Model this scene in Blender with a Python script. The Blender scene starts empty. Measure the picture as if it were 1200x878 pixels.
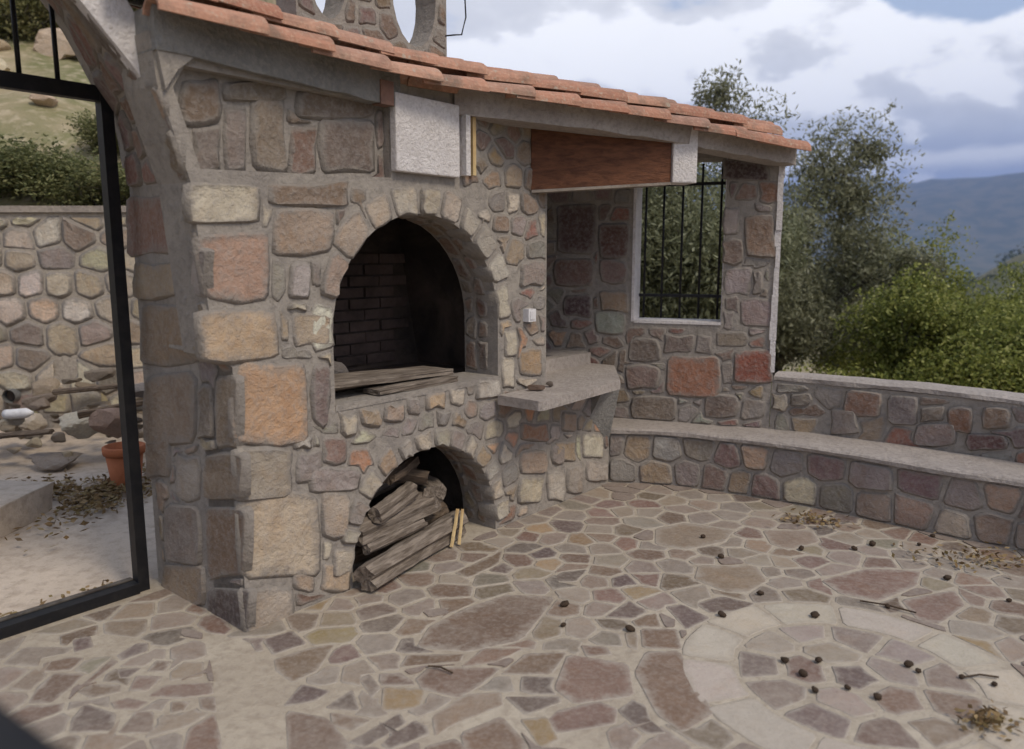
import bpy, math, random
import numpy as np
from mathutils import Vector, Matrix, noise
from mathutils.geometry import delaunay_2d_cdt
random.seed(7); np.random.seed(7)
R = math.radians
scn = bpy.context.scene
COL = scn.collection

# ------------------------------------------------------------------ camera
FPX, CAMH = 900.0, 1.6
PITCH = math.atan(139/900.0)
cd = bpy.data.cameras.new('camera'); cam = bpy.data.objects.new('camera', cd); COL.objects.link(cam)
cd.sensor_width = 36; cd.lens = 27.0; cd.clip_start = .05; cd.clip_end = 40000
cam.location = (0, 0, CAMH); cam.rotation_euler = (R(90)-PITCH, 0, 0)
cd.dof.use_dof = True; cd.dof.focus_distance = 4.3
cd.dof.aperture_fstop = 1.5
scn.camera = cam
# ------------------------------------------------------------------ light
SUN_EL, SUN_AZ = R(50), R(134)         # azimuth clockwise from +Y (forward), so the sun stands right of and a little behind the camera
sd = bpy.data.lights.new('sun', 'SUN'); sun = bpy.data.objects.new('sun', sd); COL.objects.link(sun)
sd.energy = 1.75; sd.angle = R(15); sd.color = (1, .90, .74)
sv = Vector((math.sin(SUN_AZ)*math.cos(SUN_EL), math.cos(SUN_AZ)*math.cos(SUN_EL), math.sin(SUN_EL)))
sun.rotation_euler = sv.to_track_quat('Z', 'Y').to_euler()
scn.view_settings.view_transform = 'Standard'; scn.view_settings.look = 'None'
scn.view_settings.exposure = 0.36; scn.view_settings.gamma = 1

class NT:
    """small helper to write node trees"""
    def __init__(s, tree): s.t = tree; s.n = tree.nodes; s.l = tree.links
    def node(s, typ, ins=None, **kw):
        n = s.n.new(typ)
        for k, v in kw.items(): setattr(n, k, v)
        if ins:
            for k, v in ins.items(): s.set(n, k, v)
        return n
    def set(s, n, k, v):
        sock = n.inputs[k]
        if isinstance(v, bpy.types.NodeSocket): s.l.new(v, sock)
        else: sock.default_value = v
    def math(s, op, a, b=None, c=None, clamp=False):
        n = s.n.new('ShaderNodeMath'); n.operation = op; n.use_clamp = clamp
        for i, v in enumerate((a, b, c)):
            if v is not None: s.set(n, i, v)
        return n.outputs[0]
    def ramp(s, fac, stops, interp='LINEAR'):
        n = s.n.new('ShaderNodeValToRGB'); e = n.color_ramp.elements; n.color_ramp.interpolation = interp
        while len(e) > 1: e.remove(e[-1])
        for i, (p, c) in enumerate(stops):
            el = e[0] if i == 0 else e.new(p)
            el.position = p; el.color = (*c, 1) if not isinstance(c, (int, float)) else (c, c, c, 1)
        s.set(n, 'Fac', fac); return n.outputs[0]
    def noise(s, vec, scale, detail=4, rough=.55, dist=0, dim='3D'):
        n = s.n.new('ShaderNodeTexNoise'); n.noise_dimensions = dim
        if vec is not None: s.set(n, 'Vector', vec)
        s.set(n, 'Scale', scale); s.set(n, 'Detail', detail); s.set(n, 'Roughness', rough); s.set(n, 'Distortion', dist)
        return n.outputs['Fac']
    def mix(s, fac, a, b, blend='MIX'):
        n = s.n.new('ShaderNodeMix'); n.data_type = 'RGBA'; n.blend_type = blend
        s.set(n, 0, fac)
        for k, v in ((6, a), (7, b)):
            if isinstance(v, tuple) and len(v) == 3: v = (*v, 1)
            s.set(n, k, v)
        return n.outputs[2]
    def vmath(s, op, a, b=None):
        n = s.n.new('ShaderNodeVectorMath'); n.operation = op
        s.set(n, 0, a)
        if b is not None: s.set(n, 1, b)
        return n.outputs[0]

# ------------------------------------------------------------------ sky: broken cloud bank
w = bpy.data.worlds.new('World'); scn.world = w; w.use_nodes = True
T = NT(w.node_tree); w.node_tree.nodes.clear()
sky = T.node('ShaderNodeTexSky', sky_type='NISHITA', sun_disc=False, sun_elevation=SUN_EL, sun_rotation=SUN_AZ,
             air_density=1.0, dust_density=1.5, ozone_density=1.2)
tc = T.node('ShaderNodeTexCoord'); g = tc.outputs['Generated']
sx = T.node('ShaderNodeSeparateXYZ', {0: g})
el = T.math('MULTIPLY', T.math('ARCSINE', sx.outputs[2]), 180/math.pi)           # elevation in degrees
zz = T.math('ADD', T.math('MAXIMUM', sx.outputs[2], 0), .22)
px_ = T.math('DIVIDE', sx.outputs[0], zz); py_ = T.math('DIVIDE', sx.outputs[1], zz)
cp = T.node('ShaderNodeCombineXYZ', {0: T.math('MULTIPLY', sx.outputs[0], 2.9), 1: T.math('MULTIPLY', sx.outputs[1], 2.9), 2: T.math('MULTIPLY', sx.outputs[2], 5.2)}).outputs[0]
cp = T.vmath('ADD', cp, (3.1, 7.4, 1.7))
n1 = T.noise(cp, 1.35, 9, .53, .10)
n1u = T.noise(T.vmath('ADD', cp, (.0, -.03, .16)), 1.35, 9, .53, .10)             # the same field a little higher: lit tops, grey undersides
n2 = T.noise(cp, .55, 4, .5)
# open blue gap, high and to the right of the valley
gapd = Vector((math.sin(R(31)), math.cos(R(31)), math.tan(R(20)))).normalized()
dt = T.node('ShaderNodeVectorMath', operation='DOT_PRODUCT'); T.set(dt, 0, g); dt.inputs[1].default_value = gapd
gap = T.math('SUBTRACT', 1, T.math('MULTIPLY', T.math('SUBTRACT', 1, dt.outputs['Value']), 85), clamp=True)
dens = T.math('ADD', n1, T.math('MULTIPLY', gap, -.46))
dens = T.math('ADD', dens, T.math('MULTIPLY', T.math('SUBTRACT', 14, el), .012))
mask = T.ramp(dens, [(.31, 0.0), (.375, 1.0)], 'EASE')
lit = T.math('ADD', .5, T.math('MULTIPLY', T.math('SUBTRACT', n1, n1u), 7.0), clamp=True)
wob = T.math('ADD', el, T.math('MULTIPLY', T.math('SUBTRACT', n1, .5), 16))
strat = T.ramp(T.math('DIVIDE', wob, 30), [(.0, (.46, .52, .62)), (.15, (.36, .42, .53)), (.24, (.31, .365, .47)), (.31, (.52, .56, .62)), (.39, (.72, .735, .765)), (.49, (.84, .845, .86)), (.62, (.88, .88, .885)), (1, (.84, .835, .83))])
cl = T.mix(T.math('MULTIPLY', T.math('SUBTRACT', 1, lit), .55), strat, (.50, .51, .54))
cl = T.mix(T.math('MULTIPLY', T.ramp(lit, [(.5, 0.), (.8, 1.)]), .75), cl, (1.02, 1.02, 1.02))
# bright slit under the cloud deck, right above the ridge
elw = T.math('ADD', el, T.math('MULTIPLY', T.math('SUBTRACT', T.noise(cp, 5, 3), .5), 1.2))
slit = T.ramp(T.math('DIVIDE', elw, 12), [(.44, .0), (.50, 1.), (.535, 1.), (.575, 0.)])
cl = T.mix(T.math('MULTIPLY', slit, .8), cl, (.93, .93, .92))
b1 = T.node('ShaderNodeBackground', {'Color': T.mix(.5, sky.outputs[0], (5.6, 6.3, 7.4)), 'Strength': .115})
b2 = T.node('ShaderNodeBackground', {'Color': cl, 'Strength': 1.12})
ms = T.node('ShaderNodeMixShader', {0: mask, 1: b1.outputs[0], 2: b2.outputs[0]})
wo = T.node('ShaderNodeOutputWorld', {0: ms.outputs[0]})

# ------------------------------------------------------------------ pixel helpers (directions only; depth comes from the plane touched)
CP, SP = math.cos(PITCH), math.sin(PITCH)
def ray(x, y):
    u = (x-600)/FPX; v = (439-y)/FPX
    return Vector((u, CP+v*SP, -SP+v*CP))
def gpt(x, y, z=0.0):
    r = ray(x, y); t = (z-CAMH)/r.z
    return Vector((r.x*t, r.y*t, z))
def project(p):
    dz = p[2]-CAMH; d = p[1]*CP-dz*SP
    if d < .05: return None
    return (600+FPX*p[0]/d, 439-FPX*(p[1]*SP+dz*CP)/d)
F0 = Vector((-1.14, 3.10, 0)); FD = Vector((.64, .7684, 0)).normalized(); FN = Vector((FD.y, -FD.x, 0))
def fm(s, z, h=0.0): return F0 + FD*s + FN*h + Vector((0, 0, z))          # oven front: along, up, outward
def fpt(s, n, z): return fm(s, z, n)
def fs(x, y, n=0.0):
    r = ray(x, y); k = F0.dot(FN)+n; t = k/(r.dot(FN)); P = Vector((0, 0, CAMH))+r*t
    return ((P-F0).dot(FD), P.z)
FRC = [(0, 0), (0, 1.15), (-.07, 1.20), (-.13, 1.88), (-.235, 2.22), (-.35, 2.39), (-.52, 2.56), (-.76, 2.69), (-1.02, 2.73)]   # front edge of the gate arch
BKC = [(0, 0), (0, 1.15), (0, 1.20), (0, 1.90), (-.02, 2.16), (-.11, 2.35), (-.28, 2.65), (-.60, 2.92), (-1.02, 3.0)]      # back edge
SLZ = [(-.5, 0), (1.15, 0), (1.20, -.07), (1.88, -.13), (2.22, -.235), (2.6, -.30)]
def sl(z): return float(np.interp(z, [a for a, _ in SLZ], [b for _, b in SLZ]))
def lm(m, z, h=0.0): return fm(sl(z)*max(0, 1-max(m, 0)/.74)-h, z, -m)                               # side face of the pier: back, up, outward
def ls(x, y):
    r = ray(x, y); s0 = 0
    for _ in range(30):
        t = (F0.dot(FD)+s0)/r.dot(FD); P = Vector((0, 0, CAMH))+r*t; s0 = .6*s0+.4*sl(P.z)*max(0, 1+min(0, (P-F0).dot(FN))/.74)
    return (-(P-F0).dot(FN), P.z)
W0 = Vector((.2, 5.836, 0)); WD = Vector((.984, -.34, 0)).normalized(); WN = Vector((WD.y, -WD.x, 0))
def wm(a, z, h=0.0): return W0 + WD*a + WN*h + Vector((0, 0, z))
def ws(x, y):
    r = ray(x, y); t = W0.dot(WN)/r.dot(WN); P = Vector((0, 0, CAMH))+r*t
    return ((P-W0).dot(WD), P.z)

# ------------------------------------------------------------------ object helpers
WORLD = {}
def tag(o, label, cat, group=None):
    o['label'] = label; o['category'] = cat
    if group: o['group'] = group
    return o
def root(name, loc, label, cat, group=None):
    o = bpy.data.objects.new(name, None); COL.objects.link(o); o.location = loc; o.empty_display_size = .1
    WORLD[o.name] = Vector(loc); return tag(o, label, cat, group)
def link(name, me, mat, parent=None, origin=None):
    o = bpy.data.objects.new(name, me); COL.objects.link(o)
    pw = WORLD[parent.name] if parent else Vector((0, 0, 0))
    origin = Vector(origin) if origin is not None else pw.copy()
    o.location = origin-pw; o.parent = parent; WORLD[o.name] = origin
    if mat and not me.materials: me.materials.append(mat)
    return o
def mk(name, verts, faces, mat, parent=None, origin=None, smooth=False):
    """verts in world space"""
    if origin is None: origin = WORLD[parent.name] if parent else base_of(verts)
    origin = Vector(origin)
    me = bpy.data.meshes.new(name)
    me.from_pydata([tuple(Vector(v)-origin) for v in verts], [], faces)
    if smooth: me.polygons.foreach_set('use_smooth', [True]*len(me.polygons))
    me.update()
    return link(name, me, mat, parent, origin)
def base_of(verts):
    a = np.array([tuple(v) for v in verts]); mn, mx = a.min(0), a.max(0)
    return Vector(((mn[0]+mx[0])/2, (mn[1]+mx[1])/2, mn[2]))
def struct(o): o['kind'] = 'structure'; return o
def stuff(o): o['kind'] = 'stuff'; return o
class MB:
    def __init__(s): s.v = []; s.f = []
    def add(s, v, f):
        b = len(s.v); s.v += [Vector(x) for x in v]; s.f += [tuple(i+b for i in q) for q in f]; return s
    def hexa(s, p):  # 8 points: bottom 4, top 4
        return s.add(p, [(3, 2, 1, 0), (4, 5, 6, 7), (0, 1, 5, 4), (1, 2, 6, 5), (2, 3, 7, 6), (3, 0, 4, 7)])
    def tube(s, pts, rad, seg=8, cap=True, jit=0):
        pts = [Vector(p) for p in pts]; rad = rad if isinstance(rad, (list, tuple)) else [rad]*len(pts)
        v = []; f = []; up = Vector((.13, .21, .97))
        for i, p in enumerate(pts):
            d = (pts[min(i+1, len(pts)-1)]-pts[max(i-1, 0)]).normalized()
            a = d.cross(up)
            if a.length < .05: a = d.cross(Vector((1, 0, 0)))
            a.normalize(); b = a.cross(d)
            for k in range(seg):
                an = 2*math.pi*k/seg; r = rad[i]*(1+random.uniform(-jit, jit))
                v.append(p+(a*math.cos(an)+b*math.sin(an))*r)
        for i in range(len(pts)-1):
            for k in range(seg):
                k2 = (k+1) % seg; f.append((i*seg+k, i*seg+k2, (i+1)*seg+k2, (i+1)*seg+k))
        if cap: f.append(tuple(range(seg-1, -1, -1))); f.append(tuple((len(pts)-1)*seg+k for k in range(seg)))
        return s.add(v, f)
    def build(s, name, mat, parent=None, origin=None, smooth=False): return mk(name, s.v, s.f, mat, parent, origin, smooth)
def boxf(fn, a0, a1, b0, b1, h0, h1):
    """box in a mapped frame fn(a, b, h)"""
    return [fn(a0, b0, h1), fn(a1, b0, h1), fn(a1, b0, h0), fn(a0, b0, h0), fn(a0, b1, h1), fn(a1, b1, h1), fn(a1, b1, h0), fn(a0, b1, h0)]
def plate(loops, fn, depth):
    """polygon with holes, front face at h=0, extruded back by depth"""
    mb = MB(); flat = [p for lp in loops for p in lp]; n = len(flat); ed = []; o = 0
    for lp in loops: ed += [(o+i, o+(i+1) % len(lp)) for i in range(len(lp))]; o += len(lp)
    r_ = delaunay_2d_cdt([Vector(p) for p in flat], ed, [], 0, 1e-6); back = [g[0] if g else None for g in r_[3]]
    tri = []
    for t in r_[2]:
        c = centroid([tuple(r_[0][k]) for k in t])
        if inpoly(c, loops[0]) and not any(inpoly(c, h) for h in loops[1:]) and all(back[k] is not None for k in t):
            t = [back[k] for k in t]; a_, b_, c_ = (flat[k] for k in t)
            tri.append(t if (b_[0]-a_[0])*(c_[1]-a_[1])-(b_[1]-a_[1])*(c_[0]-a_[0]) > 0 else t[::-1])
    v = [fn(a, b, 0) for a, b in flat]+[fn(a, b, -depth) for a, b in flat]
    f = []
    for t in tri:
        f.append(tuple(t)); f.append((t[2]+n, t[1]+n, t[0]+n))
    o = 0
    for lp in loops:
        m = len(lp)
        for i in range(m):
            j = (i+1) % m; f.append((o+i, o+j, o+j+n, o+i+n))
        o += m
    return mb.add(v, f)

# ------------------------------------------------------------------ materials
def s2l(c): return tuple(((x/255)/12.92 if x/255 <= .04045 else ((x/255+.055)/1.055)**2.4) for x in c)
def mat(name, build):
    m = bpy.data.materials.new(name); m.use_nodes = True; t = NT(m.node_tree); m.node_tree.nodes.clear()
    p = t.node('ShaderNodeBsdfPrincipled'); t.set(p, 'Roughness', .88); t.set(p, 'Specular IOR Level', .25)
    out = t.node('ShaderNodeOutputMaterial', {0: p.outputs[0]})
    build(t, p); return m
def bump(t, p, h, dist, strength=1.0, prev=None):
    b = t.node('ShaderNodeBump', {'Height': h, 'Distance': dist, 'Strength': strength})
    if prev is not None: t.set(b, 'Normal', prev)
    t.set(p, 'Normal', b.outputs[0]); return b.outputs[0]
def stone_mat(name, spot=.35, bscale=1.0, dust=(.36, .325, .295), dustamt=.30, smear=(.305, .27, .236), world_smear=False):
    def B(t, p):
        oi = t.node('ShaderNodeObjectInfo'); tc = t.node('ShaderNodeTexCoord')
        off = t.node('ShaderNodeCombineXYZ', {0: t.math('MULTIPLY', oi.outputs['Random'], 37), 1: t.math('MULTIPLY', oi.outputs['Random'], 91), 2: 0.0}).outputs[0]
        v = t.vmath('ADD', tc.outputs['Object'], off)
        na = t.noise(v, 9, 6, .6, .6); nb = t.noise(v, 42, 5, .65); nc = t.noise(v, 5.5, 4, .55, 1.4); nd = t.noise(v, 150, 3, .6)
        c = oi.outputs['Color']
        c = t.mix(t.ramp(na, [(.40, 0.), (.66, spot*1.3)]), c, t.mix(1, c, (.55, .50, .47), 'MULTIPLY'))
        c = t.mix(t.ramp(nc, [(.50, 0.), (.70, spot*1.3)]), c, t.mix(.8, c, (1.0, .82, .62), 'MULTIPLY'))
        c = t.mix(t.ramp(nb, [(.44, 0.), (.70, dustamt*1.6)]), c, dust)
        c = t.mix(t.ramp(nd, [(.55, 0.), (.72, .35)]), c, t.mix(1, c, (.45, .43, .41), 'MULTIPLY'))
        # cement smeared over the edges of the stone
        ed = t.node('ShaderNodeAttribute', attribute_name='edge').outputs['Fac']
        e = t.math('ADD', t.math('MULTIPLY', ed, .62), t.math('MULTIPLY', t.noise(v, 17, 5, .65, .8), .75))
        e = t.ramp(e, [(.60, 0.), (.93, .95)])
        if world_smear:
            pw = t.node('ShaderNodeNewGeometry').outputs['Position']
            wn = t.noise(pw, 1.3, 5, .6, .8); wf = t.noise(pw, 14, 5, .65, .5)
            k = t.ramp(t.math('ADD', t.math('MULTIPLY', wn, .75), t.math('MULTIPLY', wf, .35)), [(.56, 0.), (.76, .55)])
            e = t.math('MAXIMUM', e, k)
        c = t.mix(e, c, t.mix(t.noise(v, 30, 4), smear, tuple(x*.72 for x in smear)))
        t.set(p, 'Base Color', c)
        h = t.math('ADD', t.math('MULTIPLY', na, 1.0), t.math('MULTIPLY', nb, .5)); h = t.math('ADD', h, t.math('MULTIPLY', nd, .16))
        bump(t, p, h, .024*bscale, .9)
    return mat(name, B)
def mortar_mat(name, c1, c2, c3, sc=1.0, bd=.02):
    def B(t, p):
        v = t.node('ShaderNodeTexCoord').outputs['Object']
        na = t.noise(v, 2.6*sc, 6, .6, .4); nb = t.noise(v, 24*sc, 6, .62); nc = t.noise(v, 120*sc, 3, .6)
        c = t.mix(t.ramp(na, [(.36, 0.), (.64, 1.)]), c1, c2)
        c = t.mix(t.ramp(nb, [(.46, 0.), (.66, .65)]), c, c3)
        c = t.mix(t.ramp(nc, [(.55, 0.), (.75, .35)]), c, t.mix(1, c, (.5, .48, .46), 'MULTIPLY'))
        t.set(p, 'Base Color', c)
        h = t.math('ADD', nb, t.math('MULTIPLY', nc, .25)); bump(t, p, h, bd, .8)
    return mat(name, B)
def plain_mat(name, c, c2=None, scale=8, rough=.85, bd=.004, stretch=(1, 1, 1), bscale=30, lo=.4, hi=.65, metal=0):
    c2 = c2 or tuple(x*.65 for x in c)
    def B(t, p):
        v = t.node('ShaderNodeTexCoord').outputs['Object']
        v = t.vmath('MULTIPLY', v, stretch)
        na = t.noise(v, scale, 6, .6, .5); nb = t.noise(v, bscale, 5, .6)
        cc = t.mix(t.ramp(na, [(lo, 0.), (hi, 1.)]), c, c2)
        t.set(p, 'Base Color', t.mix(t.ramp(nb, [(.5, 0.), (.75, .35)]), cc, t.mix(1, cc, (.55, .52, .5), 'MULTIPLY')))
        t.set(p, 'Roughness', rough); t.set(p, 'Metallic', metal)
        bump(t, p, nb, bd, .8)
    return mat(name, B)
def leaf_mat(name, stops, trans=.25):
    def B(t, p):
        g = t.node('ShaderNodeNewGeometry')
        oi = t.node('ShaderNodeObjectInfo')
        c = t.ramp(g.outputs['Random Per Island'], stops)
        c = t.mix(.35, c, oi.outputs['Color'], 'MULTIPLY')
        t.set(p, 'Base Color', c); t.set(p, 'Roughness', .6)
        tr = t.node('ShaderNodeBsdfTranslucent', {0: c}); m = t.node('ShaderNodeMixShader', {0: trans, 1: p.outputs[0], 2: tr.outputs[0]})
        o = [n for n in t.n if n.type == 'OUTPUT_MATERIAL'][0]; t.l.new(m.outputs[0], o.inputs[0])
    return mat(name, B)

M = {}
M['stone'] = stone_mat('wall_stone')
M['flag'] = stone_mat('flag_stone', spot=.28, bscale=.30, dust=(.38, .33, .28), dustamt=.26, smear=(.43, .375, .315), world_smear=True)
M['mortar'] = mortar_mat('grey_mortar', (.285, .252, .222), (.345, .305, .262), (.205, .182, .162), 1.0, .016)
M['floor_mortar'] = mortar_mat('floor_mortar', (.47, .405, .32), (.38, .32, .25), (.30, .245, .19), .9, .010)
M['cement'] = mortar_mat('pale_cement', (.43, .375, .335), (.345, .30, .268), (.25, .218, .195), 1.6, .016)
M['concrete'] = mortar_mat('grey_concrete', (.27, .258, .24), (.19, .182, .17), (.33, .305, .27), 2.0, .022)
M['plaster'] = mortar_mat('white_plaster', (.80, .75, .73), (.68, .63, .61), (.54, .49, .465), 2.6, .02)
M['soot'] = plain_mat('soot', (.045, .036, .031), (.11, .082, .066), 2.5, .95, .01)
M['tile'] = None
def B(t, p):
    oi = t.node('ShaderNodeObjectInfo'); tc = t.node('ShaderNodeTexCoord')
    off = t.node('ShaderNodeCombineXYZ', {0: t.math('MULTIPLY', oi.outputs['Random'], 61), 1: t.math('MULTIPLY', oi.outputs['Random'], 23), 2: 0.0}).outputs[0]
    v = t.vmath('ADD', tc.outputs['Object'], off)
    na = t.noise(v, 11, 6, .6, .5); nb = t.noise(v, 60, 4, .6)
    c = t.ramp(oi.outputs['Random'], [(0, (.36, .165, .108)), (.35, (.43, .215, .142)), (.7, (.49, .275, .19)), (1, (.33, .185, .138))])
    c = t.mix(t.ramp(na, [(.46, 0.), (.70, .65)]), c, (.20, .125, .09))
    c = t.mix(t.ramp(nb, [(.5, 0.), (.7, .5)]), c, (.58, .40, .29))
    pw = t.node('ShaderNodeNewGeometry').outputs['Position']
    c = t.mix(t.ramp(t.noise(pw, 5, 6, .65, .6), [(.52, 0.), (.70, .75)]), c, (.16, .125, .095))
    c = t.mix(t.ramp(t.noise(pw, 23, 5, .6, .3), [(.60, 0.), (.70, .7)]), c, (.40, .37, .30))
    t.set(p, 'Base Color', c); bump(t, p, nb, .006, .7)
M['tile'] = mat('terracotta_tile', B)
M['wood_dark'] = plain_mat('brown_stained_timber', (.16, .066, .034), (.085, .035, .019), 3, .75, .008, (1, 12, 12), 9)
M['wood_grey'] = plain_mat('weathered_grey_wood', (.31, .265, .225), (.19, .155, .125), 4, .9, .012, (1, 1, 1), 26)
M['bark'] = plain_mat('log_bark', (.20, .155, .12), (.095, .070, .052), 7, .95, .02, (1, 1, 1), 34)
M['olive_bark'] = plain_mat('olive_bark', (.13, .115, .095), (.075, .065, .052), 6, .95, .02)
M['kindling'] = plain_mat('split_pale_wood', (.58, .43, .22), (.45, .30, .14), 8, .8, .003)
M['steel'] = plain_mat('black_painted_steel', (.012, .012, .014), (.02, .019, .02), 20, .5, .001)
M['rust'] = plain_mat('rusty_steel_edge', (.12, .105, .09), (.05, .038, .03), 12, .6, .003)
M['ring'] = stone_mat('cream_inlay_stone', spot=.16, bscale=.30, dust=(.50, .44, .37), dustamt=.35, smear=(.44, .38, .31), world_smear=True)
M['terracotta'] = plain_mat('terracotta_pot', (.42, .145, .065), (.33, .11, .05), 6, .8, .003)
M['white_plastic'] = plain_mat('white_plastic', (.72, .70, .70), (.62, .60, .60), 5, .45, .001)
M['drain'] = plain_mat('grey_drain_pipe', (.20, .20, .20), (.12, .12, .12), 8, .6, .002)
M['speck'] = plain_mat('dry_fruit', (.045, .028, .020), (.09, .06, .035), 40, .8, .003)
M['courtyard'] = mortar_mat('courtyard_cement', (.56, .465, .375), (.46, .38, .305), (.34, .27, .21), .6, .012)
M['dryleaf'] = leaf_mat('dry_leaf', [(0, (.12, .075, .035)), (.4, (.24, .155, .07)), (.7, (.20, .15, .06)), (1, (.36, .25, .13))], .1)
M['olive_leaf'] = leaf_mat('olive_leaf', [(0, (.115, .115, .062)), (.45, (.21, .21, .122)), (.8, (.295, .292, .185)), (1, (.40, .39, .28))], .4)
M['bush_leaf'] = leaf_mat('bush_leaf', [(0, (.09, .11, .03)), (.4, (.19, .215, .055)), (.75, (.32, .335, .09)), (1, (.45, .44, .17))], .45)
M['hill_leaf'] = leaf_mat('hill_shrub_leaf', [(0, (.095, .10, .045)), (.5, (.18, .18, .08)), (1, (.33, .29, .15))], .35)
M['far_leaf'] = leaf_mat('far_tree_leaf', [(0, (.035, .05, .025)), (.6, (.06, .08, .038)), (1, (.10, .11, .055))], .1)

# ------------------------------------------------------------------ polygon tools for masonry
def clip(poly, p, nrm):
    out = []; n = len(poly)
    for i in range(n):
        a, b = poly[i], poly[(i+1) % n]
        da = (a[0]-p[0])*nrm[0]+(a[1]-p[1])*nrm[1]; db = (b[0]-p[0])*nrm[0]+(b[1]-p[1])*nrm[1]
        if da <= 0: out.append(a)
        if (da < 0 < db) or (db < 0 < da):
            t = da/(da-db); out.append((a[0]+(b[0]-a[0])*t, a[1]+(b[1]-a[1])*t))
    return out
def voronoi(seeds, aniso=1.0, lim=.6):
    P = np.array(seeds); Q = P*np.array([1.0, aniso]); cells = []
    for i in range(len(P)):
        d = ((Q-Q[i])**2).sum(1); idx = np.argsort(d)[1:26]
        c = [(Q[i][0]-lim, Q[i][1]-lim), (Q[i][0]+lim, Q[i][1]-lim), (Q[i][0]+lim, Q[i][1]+lim), (Q[i][0]-lim, Q[i][1]+lim)]
        for j in idx:
            c = clip(c, (Q[i]+Q[j])/2, Q[j]-Q[i])
            if len(c) < 3: break
        cells.append([(a, b/aniso) for a, b in c])
    return cells
def inpoly(p, poly):
    x, y = p; r = False; n = len(poly); j = n-1
    for i in range(n):
        xi, yi = poly[i]; xj, yj = poly[j]
        if (yi > y) != (yj > y) and x < (xj-xi)*(y-yi)/(yj-yi)+xi: r = not r
        j = i
    return r
def dseg(p, a, b):
    ax, ay = a; bx, by = b; dx, dy = bx-ax, by-ay; L = dx*dx+dy*dy
    t = 0 if L == 0 else max(0, min(1, ((p[0]-ax)*dx+(p[1]-ay)*dy)/L))
    return math.hypot(p[0]-ax-t*dx, p[1]-ay-t*dy)
def dpoly(p, poly): return min(dseg(p, poly[i], poly[(i+1) % len(poly)]) for i in range(len(poly)))
def area(poly): return abs(sum(poly[i][0]*poly[(i+1) % len(poly)][1]-poly[(i+1) % len(poly)][0]*poly[i][1] for i in range(len(poly))))/2
def ccw(poly):
    return poly if sum(poly[i][0]*poly[(i+1) % len(poly)][1]-poly[(i+1) % len(poly)][0]*poly[i][1] for i in range(len(poly))) > 0 else poly[::-1]
def centroid(poly): return (sum(p[0] for p in poly)/len(poly), sum(p[1] for p in poly)/len(poly))
def densify(poly, step):
    out = []
    for i in range(len(poly)):
        a, b = poly[i], poly[(i+1) % len(poly)]; n = max(1, int(math.hypot(b[0]-a[0], b[1]-a[1])/step))
        for k in range(n): out.append((a[0]+(b[0]-a[0])*k/n, a[1]+(b[1]-a[1])*k/n))
    return out
def simplify(poly, tol):
    out = list(poly); ch = True
    while ch and len(out) > 5:
        ch = False
        for i in range(len(out)):
            if dseg(out[i], out[i-1], out[(i+1) % len(out)]) < tol:
                out.pop(i); ch = True; break
    return out
def chaikin(poly, r=.22):
    out = []
    for i in range(len(poly)):
        a, b = poly[i], poly[(i+1) % len(poly)]
        out.append((a[0]+(b[0]-a[0])*r, a[1]+(b[1]-a[1])*r)); out.append((a[0]+(b[0]-a[0])*(1-r), a[1]+(b[1]-a[1])*(1-r)))
    return out
def fit_cell(cell, c, ok, gap, step=.045):
    """shrink a cell by half the joint and pull it out of forbidden regions"""
    if len(cell) < 3: return None
    pts = []
    for p in densify(cell, step):
        d = math.hypot(p[0]-c[0], p[1]-c[1])
        if d < 1e-4: continue
        k = max(.25, 1-gap/d); q = (c[0]+(p[0]-c[0])*k, c[1]+(p[1]-c[1])*k)
        if ok and not ok(q):
            lo, hi = 0., 1.
            for _ in range(7):
                m = (lo+hi)/2
                if ok((c[0]+(q[0]-c[0])*m, c[1]+(q[1]-c[1])*m)): lo = m
                else: hi = m
            q = (c[0]+(q[0]-c[0])*lo, c[1]+(q[1]-c[1])*lo)
        pts.append(q)
    return pts
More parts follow.
